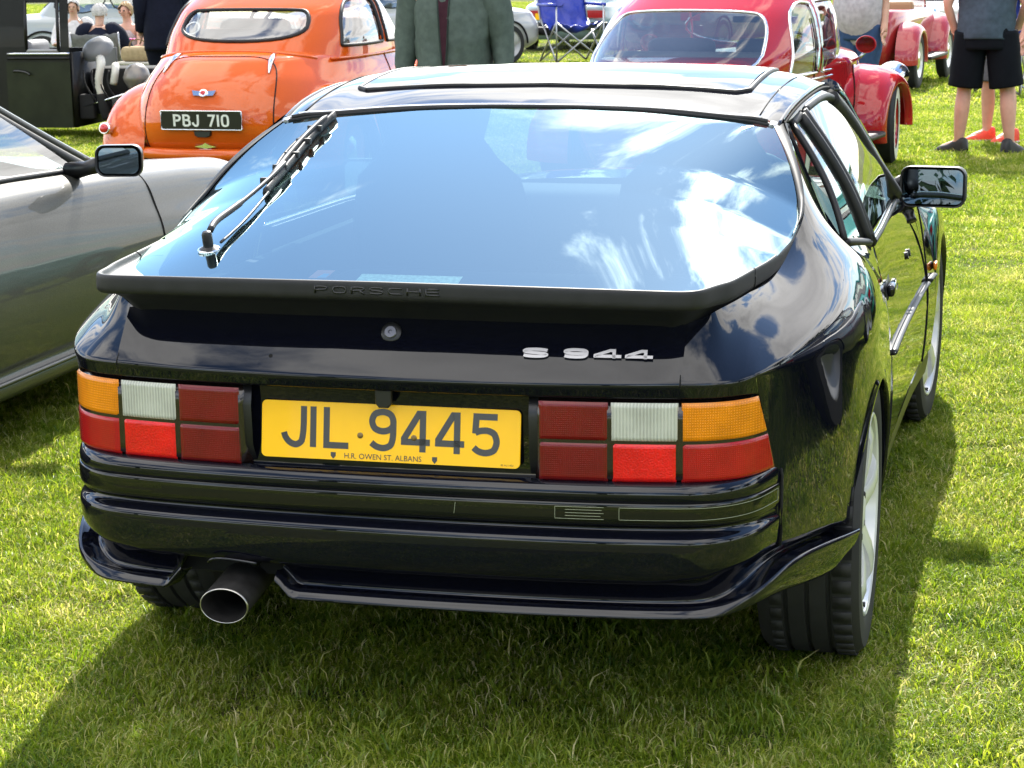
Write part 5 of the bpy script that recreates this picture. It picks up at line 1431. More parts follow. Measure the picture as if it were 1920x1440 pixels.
# ------------------------------------------------------------------ silver coupe beside the hero
SIL = paint('silver_grey_paint', (0.040, 0.040, 0.034), flake=0.3, rough=0.42, metal=0.1, spec=0.2, coat=0.36)
def silver_coupe():
    t = thing('silver_roadster', 'silver-grey low sports car with black mirror, cut off by the left picture edge', 'car', (0, 0, 0))
    XR, WD = -1.925, 1.76; XC = XR - WD/2
    def sec(y):
        bul = np.interp(y, [.2, .9, 1.6, 2.4, 3.2, 4.2, 4.7, 5.2, 5.6], [-.14, -.01, -.02, -.03, -.02, .0, -.03, -.14, -.40])
        zs = np.interp(y, [.2, .9, 1.6, 2.6, 3.3, 3.9, 4.4, 5.0, 5.5], [.74, .84, .83, .815, .79, .755, .715, .60, .45])
        return bul, zs
    def side(y, rows=None):
        b, zs = sec(y)
        pts_ = [(-.085, .165), (-.030, .175), (-.008, .20), (-.012, .235), (-.020, .262), (-.014, .285), (0, .36), (.004, .46), (-.010, .58), (-.035, zs-.13), (-.062, zs-.06), (-.10, zs-.015), (-.16, zs+.012)]
        k = [(x+b*(.4+.6*min(1, z/.5)), z) for x, z in pts_]
        return k
    for y0, y1, nm in ((.3, 1.30, 'rear_wing'), (1.304, 3.46, 'door'), (3.464, 5.5, 'front_wing')):
        G = []
        for y in np.linspace(y0, y1, 40):
            k = side(y); k3 = [(XR + x, y - (.0 if nm == 'x' else .0), z) for x, z in k]
            if nm != 'door':
                zs = sec(y)[1]; zc = zs + np.interp(y, [.3, 1.3, 3.4, 4.2, 5.5], [.02, .04, .03, .015, .0]); b = sec(y)[0]
                k3 += [(XR-.30+b*.8, y, zs+.016), (XR-.48+b*.5, y, zs-.004 if nm == 'front_wing' else zs+.02), (XR-.68+b*.2, y, zc-.004), (XC, y, zc)]
            else: k3 += [(XR-.175+sec(y)[0], y, sec(y)[1]+.008), (XR-.185+sec(y)[0], y, sec(y)[1]-.02)]
            G.append(spl(k3, 60) if nm != 'door' else spl(k3, 60))
        p = grid(nm, np.array(G).transpose(1, 0, 2), SIL, t, flip=True)
        Gm = np.array(G)*np.array([-1, 1, 1]) + np.array([2*XC, 0, 0]); grid(nm, Gm.transpose(1, 0, 2), SIL, t)
        if nm == 'door':
            dn_ = p
    for y in (1.302, 3.462):
        b, zs = sec(y)
        MB().add(*tube([(XR+x+.001 + (0), y + (.10*((z-.5)/.35)**2 if y > 2 else 0)*0, z) for x, z in [tuple(q) for q in spl(side(y)[4:12], 24)]], .0035, 6)).build('door_seam', GAP, t)
    # belt seal, glass, pillar, roof edge
    bl = [(XR + sec(y)[0] - .165, y, sec(y)[1] + .018) for y in np.linspace(1.35, 3.12, 16)]
    MB().add(*tube(bl, .012, 8)).build('belt_seal', RUB, t)
    top = [(XR-.43, y, z) for y, z in zip(np.linspace(1.2, 2.30, 16), np.interp(np.linspace(1.2, 2.30, 16), [1.2, 1.7, 2.0, 2.30], [1.18, 1.27, 1.285, 1.27]))]
    SG = glass('silver_car_glass', (0.70, 0.80, 0.77), r0=0.22)
    G = [[tuple(np.array(a)*(1-q) + np.array(b)*q + np.array([.03*math.sin(PI*q), 0, 0])) for a, b in zip(bl, top)] for q in np.linspace(0, 1, 14)]
    grid('door_window', G, SG, t)
    ap = spl([(XR-.43, 2.22, 1.27), (XR-.385, 2.46, 1.17), (XR-.31, 2.74, 1.03), (XR-.235, 3.0, .895), (XR-.185, 3.20, .80)], 24)
    MB().add(*tube(ap, .026, 10)).build('windscreen_pillar', RUB, t)
    MB().add(*tube([p + np.array([-.012, .012, .034]) for p in ap], .020, 10)).build('pillar_trim', SIL, t)
    V, F = [], []
    ws = [[(XC + (1-2*u)*(-1)*(ap[i][0]-XC), ap[i][1] + .16*(1-(2*u-1)**2), ap[i][2]+.02 + .03*(1-(2*u-1)**2)) for u in np.linspace(0, 1, 20)] for i in range(0, 24, 2)]
    grid('windscreen', ws, SG, t)
    MB().add(*tube([(XC + (p[0]-XC)*-1, p[1], p[2]) for p in ap], .026, 10)).build('windscreen_pillar', RUB, t)
    rf_ = [[(XC + (top[i][0]-XC)*u, top[i][1], top[i][2] + .05*(1-u*u)) for u in np.linspace(-1, 1, 20)] for i in range(16)]
    grid('roof', rf_, mat('black_hood_cloth', (0.012, 0.012, 0.013), 0.9), t)
    # mirror
    mr = thing_child('door_mirror', (XR+.035, 2.985, .862), t); mr.rotation_euler = (0, 0, math.radians(16))
    ol = np.array(rrect(.165, .112, .034, 8)); V = []
    for y, sc in ((.004, .90), (-.006, .97), (.008, 1.0), (.05, .95), (.085, .78), (.105, .45)):
        for p in ol: V.append((p[0]*sc, y, p[1]*sc))
    n = len(ol); F = [(i*n+k, i*n+(k+1) % n, (i+1)*n+(k+1) % n, (i+1)*n+k) for i in range(5) for k in range(n)] + [tuple(5*n+k for k in range(n))]
    MB().add(V, F).build('mirror_shell', mat('grey_mirror_shell', (0.05, 0.05, 0.05), .35, coat=.3), mr, auto=60)
    V, F = plate_mesh(rrect(.140, .088, .024, 6), .002); o = MB().add(V, F).build('mirror_glass', MATS['mirror_silver'], mr, smooth=False); o.rotation_euler = (math.radians(-2), 0, math.radians(-8))
    MB().add(*tube([(-.07, .03, -.015), (-.12, .06, -.03), (-.19, .10, -.045)], [.030, .026, .034], 10)).build('mirror_arm', PLA, mr)
    # door handle, repeater, sill trim
    o = MB().add(*tube(spl([(XR-.018, 1.42, .60), (XR+.012, 1.47, .605), (XR+.014, 1.58, .605), (XR-.018, 1.63, .60)], 12), .013, 8)).build('door_handle', SIL, dn_)
    V, F = plate_mesh(rrect(.05, .025, .010), .006); o = MB().add(V, F).build('side_repeater', mat('clear_repeater', (0.8, 0.8, 0.78), .2), t); o.rotation_euler = (0, 0, PI/2); o.location = (XR-.02, 4.05, .56)
    MB().add(*tube([(XR-.012, y, .240) for y in np.linspace(.9, 4.0, 20)], .008, 6)).build('sill_trim', SIL, t)
    for x in (XR-.11, XR-WD+.11):
        for y in (.80, 4.45): road_wheel(t, x, y, .315, .22, .22)
    for x in (XR-.50, XR-1.25):
        G = []
        for q in np.linspace(0, 1, 12):
            w = np.interp(q, [0, .6, .8, 1], [.24, .22, .13, .10]); G.append([(x + w*math.cos(a), 1.75 - .15*q + .06*math.sin(a), .40 + .68*q) for a in np.linspace(0, 2*PI, 20)])
        grid('seat', G, mat('dark_leather', (0.03, 0.03, 0.03), .5), t)
    V, F = box((XC, 3.05, .70), (1.45, .36, .16)); bevel(MB().add(V, F).build('dashboard', mat('pale_dash', (0.10, 0.11, 0.11), .6), t), .05, 3)
    st = thing_child('steering_wheel', (XR-.50, 2.62, .80), t); st.rotation_euler = (math.radians(68), 0, 0)
    V, F = tube([(.18*math.cos(a), .18*math.sin(a), 0) for a in np.linspace(0, 2*PI, 29)], .014, 8, cap=False); MB().add(V, F).build('wheel_rim', MATS['dark_leather'], st)
    mbu = MB(); mbu.add(*box((XC, 2.6, .26), (1.5, 4.4, .10))); mbu.build('underbody', UNDER, t, smooth=False)
    return t
silver_coupe()

# ------------------------------------------------------------------ generic saloon for the rows behind
def saloon(name, label, loc, rz, col, L=4.2, Wd=1.68, H=1.38, deck=.86, lights=True, plate=None, bump=None, cab=None, group=None, pm=None):
    t = thing(name, label, 'car', loc, rz, group)
    m = pm or paint(name+'_paint', col, flake=.05, rough=.4, spec=.3)
    hw = Wd/2
    low = Shell([.22, .30, .45, .60, .72, deck-.05, deck], [.16, .05, .0, .02, .05, .10, .30], [L-.2, L-.05, L, L-.02, L-.08, L-.25, L-.6], [hw*.93, hw*.98, hw, hw*.995, hw*.97, hw*.93, hw*.84], [6, 6, 6, 6, 5.5, 5, 4.5], 40, 160)
    low.build('body', m, t)
    c = cab or (.55, 1.05, 2.2, 2.85)     # rear base, rear top, front top, front base
    cb = Shell([deck-.06, deck+.05, deck+.25, H-.10, H-.03, H], [c[0], c[0]+.10, c[0]+.55*(c[1]-c[0]), c[1]-.08, c[1]+.06, c[1]+.35], [c[3], c[3]-.08, c[3]-.5*(c[3]-c[2]), c[2]+.1, c[2]-.05, c[2]-.3], [hw*.90, hw*.88, hw*.81, hw*.74, hw*.66, hw*.45], [5, 5, 5, 4.8, 4.2, 3.5], 60, 200)
    z0, z1 = deck+.04, H-.12; xa, xb = hw*.72, hw*.62
    ym = (c[0]+c[3])/2
    cb.build('cabin', m, t, [('rear', smooth_ol([(-xa, z0), (xa, z0), (xb, z1), (-xb, z1)], r=2)), ('front', smooth_ol([(-xa, z0), (xa, z0), (xb, z1), (-xb, z1)], r=2))] +
             [(k, smooth_ol([(a, z0), (b, z0), (b2, z1), (a2, z1)], r=2)) for k in ('left', 'right') for a, b, a2, b2 in ((c[0]+.28, ym-.04, c[1]+.02, ym-.04), (ym+.04, c[3]-.28, ym+.04, c[2]-.02))], WINM, fr=.010)
    for sd in (1, -1):
        for y in (.78, L-.82): road_wheel(t, sd*(hw-.085), y, .30, .17, .20, rimm=mat('grey_steel_rim', (0.30, 0.30, 0.30), .4, .5))
        for y in (.78, L-.82):
            V = []; n = 20
            for k in range(n+1):
                a = PI*k/n; V.append((sd*(hw+.001), y+.345*math.cos(a), .30+.345*math.sin(a)))
            MB().add(*tube(V, .016, 6)).build('arch_lip', GAP, t)
        MB().add(*tube([low.side(ym, z, sd, .001) for z in np.linspace(.28, deck-.04, 10)], .004, 5)).build('door_seam', GAP, t)
        if lights:
            V, F = plate_mesh(rrect(.34, .13, .012), .02); o = MB().add(V, F).build('tail_lamp', lens_mat('far_red_lens', (0.35, 0.006, 0.008), 'lines', 40, .0004), t, auto=40); o.location = (sd*(hw-.26), -.002, .66)
    B = bump or RUB
    for y, s_ in ((-.05, 1), (L+.05, -1)):
        V, F = box((0, y, .46), (Wd*.98, .10, .13)); bevel(MB().add(V, F).build('bumper', B, t), .03, 3)
    if plate: small_plate(t, plate[0], (plate[1] if len(plate) > 1 else 0, -.02, .62), (0, 0, 0), *(plate[2:4] if len(plate) > 2 else (YEL, INK)))
    V, F = box((0, c[1]+.35, deck-.1), (Wd*.7, .16, .5)); bevel(MB().add(V, F).build('rear_seat', SEATM, t), .05, 2)
    for sd in (1, -1):
        V, F = box((sd*.36, c[2]-.25, deck-.05), (.46, .14, .6)); bevel(MB().add(V, F).build('front_seat', SEATM, t), .05, 2)
    return t
# white saloon with red lamps, seen from behind at the top right
wc = saloon('white_saloon', 'white boxy saloon with black 729V plate and red tail lamps, beyond the lawn', gp3(-.60, 29.3), math.radians(0), (0.72, 0.72, 0.70), plate=('D 729V', -.15, PBLK, PSIL))
MB().add(*tube(spl([(.06, .1, .30), (.06, -.04, .28), (.10, -.10, .22)], 8), .025, 8)).build('exhaust_pipe', CHR, wc)
saloon('silver_hatchback', 'silver car half hidden behind the man in the green fleece', gp3(-9.45, 25.5), math.radians(-35), (0.42, 0.42, 0.41), H=1.36)
saloon('pale_blue_estate', 'pale blue-grey car with yellow DLO plate behind the blue folding chair', gp3(-7.02, 32.2), math.radians(0), (0.30, 0.40, 0.42), plate=('DLO', -.22), H=1.45)
saloon('green_saloon', 'dark green old car just right of the blue folding chair', gp3(-5.05, 30.6), math.radians(-14), (0.05, 0.10, 0.07), H=1.42)
saloon('grey_estate', 'grey estate car behind the seated people', gp3(-13.6, 24.5), math.radians(-78), (0.32, 0.34, 0.34), H=1.45, L=4.4)
# neighbours just out of the picture to the right, mirrored in the black flank
saloon('turquoise_saloon', 'turquoise saloon parked outside the frame, reflected in the black door', gp3(3.0, 7.2), math.radians(0), (0.06, 0.42, 0.38), H=1.42)
saloon('navy_saloon', 'dark navy saloon parked outside the frame, reflected in the black rear wing', (3.0, 1.9, 0), math.radians(0), (0.008, 0.012, 0.03), H=1.38)
# red vintage tourer at the end of the row
def red_tourer():
    t = thing('red_tourer', 'small red open vintage car with upright wings between the red saloon and white car', 'car', gp3(-1.05, 21.6), math.radians(-6))
    m = paint('tourer_red', (0.36, 0.02, 0.02), rough=.4, spec=.3)
    low = Shell([.30, .45, .65, .82, .92], [.06, 0, .03, .08, .16], [3.2, 3.3, 3.3, 3.25, 3.1], [.46, .50, .52, .52, .50], [4, 4, 4, 4, 4], 30, 120); low.build('body', m, t)
    for sd in (1, -1):
        fender('rear_wing', t, m, sd, .55, .34, .46, .72, .46, .35, -6, 186); fender('front_wing', t, m, sd, 2.8, .34, .46, .72, .50, .37, -4, 190)
        for y in (.55, 2.8): road_wheel(t, sd*.62, y, .34, .13, .20, cap=True)
        disc((sd*.42, 2.95, .78), (0, 1, 0), [(.04, -.14), (.10, -.04), (.11, .02), (.06, .05)], CHR, 'head_lamp', t, 20)
        V, F = box((sd*.64, 1.65, .34), (.22, 1.3, .04)); bevel(MB().add(V, F).build('running_board', RUB, t), .01)
    grid('windscreen', [[(x, 2.05-.1*q, .92+.34*q) for x in np.linspace(-.48, .48, 6)] for q in np.linspace(0, 1, 4)], WINM, t)
    MB().add(*tube([(-.48, 2.05, .92), (-.48, 1.95, 1.26), (.48, 1.95, 1.26), (.48, 2.05, .92)], .014, 8)).build('screen_frame', CHR, t)
    V, F = box((0, 1.25, .84), (.95, .16, .36)); bevel(MB().add(V, F).build('seat', mat('tan_leather', (0.30, 0.16, 0.07), .5), t), .05, 2)
    disc((0, -.06, .70), (0, -1, .1), [(.33, -.02), (.33, .06), (.20, .08), (.18, .03), (.0, .05)], TYRE, 'spare_wheel', t, 32)
    return t
red_tourer()
# ================================================================== people
from mathutils import noise as mnoise
def skin_mesh(name, V, E, R, m, parent, root=0, sub=2, fold=None):
    me = bpy.data.meshes.new(name); me.from_pydata([tuple(v) for v in V], E, []); me.update()
    o = bpy.data.objects.new(name, me); COL.objects.link(o); o.parent = parent; me.materials.append(m)
    sk = o.modifiers.new('skin', 'SKIN'); sk.use_smooth_shade = True
    for i, r in enumerate(R):
        rr = r if hasattr(r, '__len__') else (r, r)
        me.skin_vertices[0].data[i].radius = rr; me.skin_vertices[0].data[i].use_root = (i == root)
    ss = o.modifiers.new('sub', 'SUBSURF'); ss.levels = sub; ss.render_levels = sub
    if fold:
        tx = bpy.data.textures.new(name+'_fold', 'CLOUDS'); tx.noise_scale = fold[0]; tx.noise_depth = 2
        d = o.modifiers.new('folds', 'DISPLACE'); d.texture = tx; d.strength = fold[1]; d.mid_level = .5; d.texture_coords = 'LOCAL'
    return o
SKIN = mat('skin', (0.52, 0.30, 0.21), 0.55, noise=(18, .08))
SKINP = mat('pink_skin', (0.58, 0.30, 0.22), 0.55, noise=(18, .08))
def person(label, loc, rz, top=None, sleeve='long', bottom=None, blen='long', shoes=None, hair=None, pose=None, sc=1.0, skin=SKIN, build=1.0, foldk=.022, topz=.90, cat='person', group=None):
    t = thing('person', label, cat, loc, rz, group); t.scale = (sc, sc, sc)
    J = dict(pelvis=(0, 0, .96), belly=(0, .01, 1.10), chest=(0, .015, 1.30), neckb=(0, -.01, 1.45), neck=(0, .005, 1.53), head=(0, .03, 1.62), crown=(0, .02, 1.72),
             shR=(.175, -.01, 1.41), elR=(.235, -.03, 1.14), wrR=(.255, .05, .90), haR=(.255, .075, .83), shL=(-.175, -.01, 1.41), elL=(-.235, -.03, 1.14), wrL=(-.255, .05, .90), haL=(-.255, .075, .83),
             hiR=(.09, 0, .92), knR=(.10, .02, .50), anR=(.10, -.02, .085), toR=(.12, .15, .03), hiL=(-.09, 0, .92), knL=(-.10, .02, .50), anL=(-.10, -.02, .085), toL=(-.12, .15, .03))
    if pose: J.update(pose)
    for s_ in 'RL':
        k_, a_ = Vector(J['kn'+s_]), Vector(J['an'+s_]); J['ca'+s_] = tuple(k_*.66 + a_*.34 + Vector((0, -.018, 0)))
        h_ = Vector(J['hi'+s_]); J['th'+s_] = tuple(h_*.5 + k_*.5)
    K = list(J); ix = {k: i for i, k in enumerate(K)}
    b = build
    RR = dict(pelvis=(.135*b, .105*b), belly=(.125*b, .100*b), chest=(.145*b, .105*b), neckb=(.065, .060), neck=(.052, .052), head=(.075, .090), crown=(.055, .065), shR=.060*b, elR=.042, wrR=.030, haR=(.040, .022), shL=.060*b, elL=.042, wrL=.030, haL=(.040, .022),
              hiR=.090*b, knR=.058, anR=.038, toR=.032, hiL=.090*b, knL=.058, anL=.038, toL=.032, caR=(.064, .066), caL=(.064, .066), thR=.080*b, thL=.080*b)
    E = [('pelvis', 'belly'), ('belly', 'chest'), ('chest', 'neckb'), ('neckb', 'neck'), ('neck', 'head'), ('head', 'crown')] + [(a+s, c+s) for s in 'RL' for a, c in (('sh', 'el'), ('el', 'wr'), ('wr', 'ha'), ('hi', 'th'), ('th', 'kn'), ('kn', 'ca'), ('ca', 'an'), ('an', 'to'))] + [('chest', 'shR'), ('chest', 'shL'), ('pelvis', 'hiR'), ('pelvis', 'hiL')]
    V = [J[k] for k in K]; Rl = [RR[k] for k in K]; Ed = [(ix[a], ix[c]) for a, c in E]
    for s in 'RL':      # five unequal fingers from the palm, thumb from its side
        h = Vector(J['ha'+s]); w = Vector(J['wr'+s]); d = (h-w).normalized(); sd = 1 if s == 'R' else -1
        ac = Vector((0, 1, 0)) - d*d.dot(Vector((0, 1, 0))); ac = ac.normalized() if ac.length > .1 else Vector((1, 0, 0)); pn = d.cross(ac)
        for q, (off, ln) in enumerate(((.028, .070), (.010, .080), (-.009, .075), (-.027, .058))):
            p0 = h + ac*off; p1 = p0 + d*ln*.55 - pn*.006; p2 = p0 + d*ln - pn*.022
            i0 = len(V); V += [tuple(p0), tuple(p1), tuple(p2)]; Rl += [.011, .0095, .008]; Ed += [(ix['ha'+s], i0), (i0, i0+1), (i0+1, i0+2)]
        p0 = w + d*.025 + ac*.035; p1 = p0 + d*.035 + ac*.020; i0 = len(V); V += [tuple(p0), tuple(p1)]; Rl += [.012, .010]; Ed += [(ix['wr'+s], i0), (i0, i0+1)]
    body = skin_mesh('body', V, Ed, Rl, skin, t, ix['pelvis'])
    hd = Vector(J['head'])
    # face: nose, eyes, mouth, ears
    f = Vector(J.get('face', (0, 1, 0))).normalized() if 'face' in J else Vector((0, 1, 0)); rgt = f.cross(Vector((0, 0, 1))).normalized()
    mb = MB(); mb.add(*tube([tuple(hd+f*.085+Vector((0, 0, .01))), tuple(hd+f*.108+Vector((0, 0, -.025)))], [.008, .014], 8)); mb.build('nose', skin, body)
    for sd in (1, -1):
        disc(tuple(hd+f*.086+rgt*.031*sd+Vector((0, 0, .012))), tuple(f), [(.011, -.01), (.010, .003), (.004, .006)], mat('eye', (0.05, 0.04, 0.035), .2), 'eye', body, 10)
        disc(tuple(hd+rgt*.082*sd+Vector((0, 0, -.005))), tuple(rgt*sd), [(.026, -.01), (.028, .006), (.014, .010)], skin, 'ear', body, 12)
    V_, F_ = tube([tuple(hd+f*.084+rgt*x+Vector((0, 0, -.050-.1*x*x))) for x in (-.024, -.008, .008, .024)], .006, 6); MB().add(V_, F_).build('mouth', mat('lips', (0.40, 0.13, 0.11), .5), body)
    if hair:
        G = []
        for a in np.linspace(.0, 1.9 if hair[1] == 'short' else 2.3, 12):
            row = []
            for w_ in np.linspace(0, 2*PI, 28):
                d = f*math.cos(w_) + rgt*math.sin(w_); lim = a*(1.0 - (.62 if hair[1] == 'long' else .56)*max(0, math.cos(w_))**.6); r = .100 + .008*math.sin(7*w_+3*a)
                row.append(tuple(hd + Vector((0, 0, .012)) - f*.008 + d*(math.sin(lim)*r*.98) + Vector((0, 0, math.cos(lim)*r*1.12))))
            G.append(row)
        grid('hair', G, hair[0], t)
    def limb(path, rx, ry, n=22, rings=18, amp=.007, frq=9.0, right=Vector((1, 0, 0)), cap=(True, True), sq=2.3):
        P = spl([tuple(q) for q in path], rings); u = np.linspace(0, 1, rings); k = np.linspace(0, 1, len(rx)); RX = np.interp(u, k, rx); RY = np.interp(u, k, ry); V = []
        for i_ in range(rings):
            T = Vector(P[min(i_+1, rings-1)]) - Vector(P[max(i_-1, 0)]); T.normalize(); a = right - T*T.dot(right); a.normalize(); c_ = T.cross(a)
            for q in range(n):
                w = 2*PI*q/n; cs, sn = math.cos(w), math.sin(w); d = a*(math.copysign(abs(cs)**(2/sq), cs)*RX[i_]) + c_*(math.copysign(abs(sn)**(2/sq), sn)*RY[i_]); pt_ = Vector(P[i_]) + d
                f1 = mnoise.noise(Vector((pt_.x*frq, pt_.y*frq, pt_.z*frq*.55)) + Vector((loc[0]*3, 0, 0))) + .5*mnoise.noise(Vector((pt_.x*frq*2.3, pt_.y*frq*2.3, pt_.z*frq*2.8)))
                V.append(tuple(pt_ + d.normalized()*f1*amp))
        F = [(i_*n+q, i_*n+(q+1) % n, (i_+1)*n+(q+1) % n, (i_+1)*n+q) for i_ in range(rings-1) for q in range(n)]
        if cap[0]: F.append(tuple(range(n))[::-1])
        if cap[1]: F.append(tuple((rings-1)*n+q for q in range(n)))
        return V, F
    jv = lambda k_: Vector(J[k_])
    if top:
        am = foldk*.5
        pv, bl, ch, nb = jv('pelvis'), jv('belly'), jv('chest'), jv('neckb'); hem = pv + (pv-bl).normalized()*(.96-topz)
        mbt = MB()
        if sleeve == 'none':
            mbt.add(*limb([hem, pv, bl, ch, ch*.55+nb*.45], [.165*b, .155*b, .135*b, .150*b, .12*b], [.130*b, .120*b, .110*b, .120*b, .085*b], amp=am))
        else:
            mbt.add(*limb([hem, pv, bl, ch, ch*.45+nb*.55, nb*.98+jv('neck')*.02], [.163*b, .168*b, .165*b, .172*b, .168*b, .070], [.130*b, .136*b, .134*b, .132*b, .105*b, .066], rings=30, n=34, amp=am, sq=2.05))
            for s_ in 'RL':
                sh, el, wr = jv('sh'+s_), jv('el'+s_), jv('wr'+s_); st_ = sh*.75 + ch*.25 + Vector((0, 0, .02))
                if sleeve == 'long': pa_, ra = [st_, sh, el, wr], [.075*b, .080*b, .064*b**.5, .050]
                else: pa_, ra = [st_, sh, sh*.42+el*.58], [.075*b, .080*b, .076*b**.5]
                mbt.add(*limb(pa_, ra, ra, amp=am*.8, rings=22, n=18, right=Vector((0, 1, 0)), sq=2.0))
        mbt.build('jacket' if sleeve == 'long' else 'shirt', top, t)
    if bottom:
        pv, bl = jv('pelvis'), jv('belly'); ua = (bl-pv).normalized(); mbt = MB()
        kn_ = (jv('knR')+jv('knL'))/2; crotch = pv - ua*.06 + (kn_-pv).normalized()*.09
        mbt.add(*limb([pv + ua*.07, pv, crotch], [.150*b, .158*b, .150*b], [.118*b, .126*b, .122*b], rings=12, n=28, amp=.004))
        for s_ in 'RL':
            hi, kn, an = jv('hi'+s_), jv('kn'+s_), jv('an'+s_)
            if blen == 'shorts': pa_, ra = [hi + Vector((0, 0, .02)), hi*.5+kn*.5, hi*.06+kn*.94], [.098*b, .100*b, .100*b]
            else: pa_, ra = [hi + Vector((0, 0, .02)), hi*.5+kn*.5, kn, kn*.4+an*.6, an + Vector((0, 0, -.02))], [.100*b, .092*b, .074, .066, .066]
            mbt.add(*limb(pa_, ra, ra, amp=.008, rings=24, n=20))
        mbt.build('trousers' if blen == 'long' else 'shorts', bottom, t)
    if shoes:
        for s_ in 'RL':
            a, to = jv('an'+s_), jv('to'+s_); d = (to-a); d.z = 0; d.normalize(); sdv = Vector((d.y, -d.x, 0)); base = a.z-.085; G = []
            for q in np.linspace(0, 1, 18):
                w = np.interp(q, [0, .06, .3, .65, .9, 1], [.012, .042, .044, .054, .042, .010]); h = np.interp(q, [0, .03, .22, .40, .55, .80, 1], [.05, .125, .135, .105, .078, .060, .025]); c = a + d*(-.085 + .300*q); row = []
                for g in np.linspace(0, PI, 14): row.append((c.x + sdv.x*w*math.copysign(abs(math.cos(g))**.7, math.cos(g)), c.y + sdv.y*w*math.copysign(abs(math.cos(g))**.7, math.cos(g)), base + max(.006, h*math.sin(g)**.55)))
                G.append(row)
            sh_ = grid('shoe', G, shoes, t)
            sl = []
            for q in np.linspace(0, 1, 14):
                w = np.interp(q, [0, .06, .3, .65, .9, 1], [.020, .046, .047, .058, .046, .012]); c = a + d*(-.090 + .308*q); sl.append([(c.x+sdv.x*w*e, c.y+sdv.y*w*e, base+z_) for e, z_ in ((-1, 0), (-1, .022), (1, .022), (1, 0), (-1, 0))])
            grid('sole', sl, mat('pale_sole', (0.55, 0.5, 0.48), .7) if shoes == MATS.get('red_trainer') else mat('dark_sole', (0.02, 0.02, 0.02), .7), sh_)
    return t
CLOTH = lambda n, c, s=.9: mat(n, c, s, noise=(26, .16), bump=(420, .35, .002), spec=.12)
GRNF = CLOTH('green_fleece', (0.085, 0.108, 0.096)); NAVY = CLOTH('navy_cloth', (0.009, 0.011, 0.022)); DENIM = CLOTH('blue_denim', (0.035, 0.07, 0.15)); GREYT = CLOTH('grey_tee', (0.42, 0.40, 0.43)); SLATE = CLOTH('slate_tee', (0.055, 0.075, 0.10))
BLKC = CLOTH('black_cloth', (0.005, 0.006, 0.009)); FLOR = CLOTH('floral_cloth', (0.40, 0.32, 0.32)); HAIRB = mat('blonde_hair', (0.35, 0.23, 0.11), .6, noise=(60, .3)); HAIRG = mat('grey_hair', (0.42, 0.40, 0.38), .6, noise=(60, .3)); HAIRD = mat('dark_hair', (0.03, 0.022, 0.018), .6, noise=(60, .3))
REDS = mat('red_trainer', (0.75, 0.06, 0.025), .5, noise=(30, .15)); BLKS = mat('black_trainer', (0.012, 0.012, 0.012), .6)
# man in the green fleece, facing the camera behind the black car
gp_ = person('man in a dark green zip fleece standing behind the black coupe', gp3(-2.11, 8.0), PI, top=GRNF, bottom=BLKC, shoes=BLKS, hair=(HAIRG, 'short'), sc=1.0, build=1.32, foldk=.045, topz=.80,
       pose=dict(elR=(.275, -.02, 1.12), wrR=(.30, .03, .86), haR=(.30, .05, .79), elL=(-.275, -.02, 1.12), wrL=(-.30, .03, .86), haL=(-.30, .05, .79), shR=(.195, 0, 1.40), shL=(-.195, 0, 1.40)))
G = [[(w*q + .006, y + .004*abs(q), z) for q in np.linspace(-1, 1, 6)] for z, w, y in ((.92, .003, .188), (.98, .010, .189), (1.05, .016, .190), (1.16, .022, .189), (1.28, .028, .186), (1.40, .040, .152))]
grid('shirt_front', G, CLOTH('maroon_shirt', (0.045, 0.016, 0.024)), gp_)
for sd in (1, -1): MB().add(*tube([(sd*(w+.003)+.006, y+.003, z) for z, w, y in ((.92, .003, .188), (.98, .010, .189), (1.05, .016, .190), (1.16, .022, .189), (1.28, .028, .186), (1.40, .040, .152))], .005, 6)).build('zip_edge', CLOTH('zip_tape', (0.03, 0.04, 0.036)), gp_)
# man in black shorts on the right, back to us
person('man in slate t-shirt and black knee-length shorts, back to us on the right', gp3(.705, 13.35), math.radians(-3), top=SLATE, sleeve='short', bottom=BLKC, blen='shorts', shoes=BLKS, hair=(HAIRD, 'short'), build=1.30, skin=SKINP, topz=.88, sc=1.02, foldk=.034,
       pose=dict(hiR=(.11, 0, .92), knR=(.17, .02, .50), anR=(.205, -.02, .085), toR=(.27, .13, .03), hiL=(-.11, 0, .92), knL=(-.155, .03, .50), anL=(-.185, .0, .085), toL=(-.33, .08, .03), elL=(-.30, -.05, 1.16), wrL=(-.245, .02, .97), haL=(-.235, .04, .92), elR=(.30, -.05, 1.16), wrR=(.24, .10, 1.0), haR=(.22, .13, .95)))
person('person in bright red trainers standing beyond the man in black shorts', gp3(.79, 14.5), math.radians(150), top=CLOTH('blue_top', (0.02, 0.04, 0.25)), sleeve='short', bottom=CLOTH('grey_shorts', (0.10, 0.10, 0.11)), blen='shorts', shoes=REDS, hair=(HAIRD, 'short'), skin=SKINP, sc=.97, topz=.86,
       pose=dict(anR=(.12, -.02, .085), toR=(.21, .12, .03), anL=(-.13, 0, .085), toL=(-.08, .16, .03)))
# grey top and jeans behind the red saloon
person('person in pale grey top and blue jeans standing behind the red saloon', gp3(-.51, 16.0), math.radians(165), top=GREYT, sleeve='short', bottom=DENIM, shoes=BLKS, hair=(HAIRB, 'long'), build=1.35, topz=.80, pose=dict(belly=(0, .05, 1.10)))
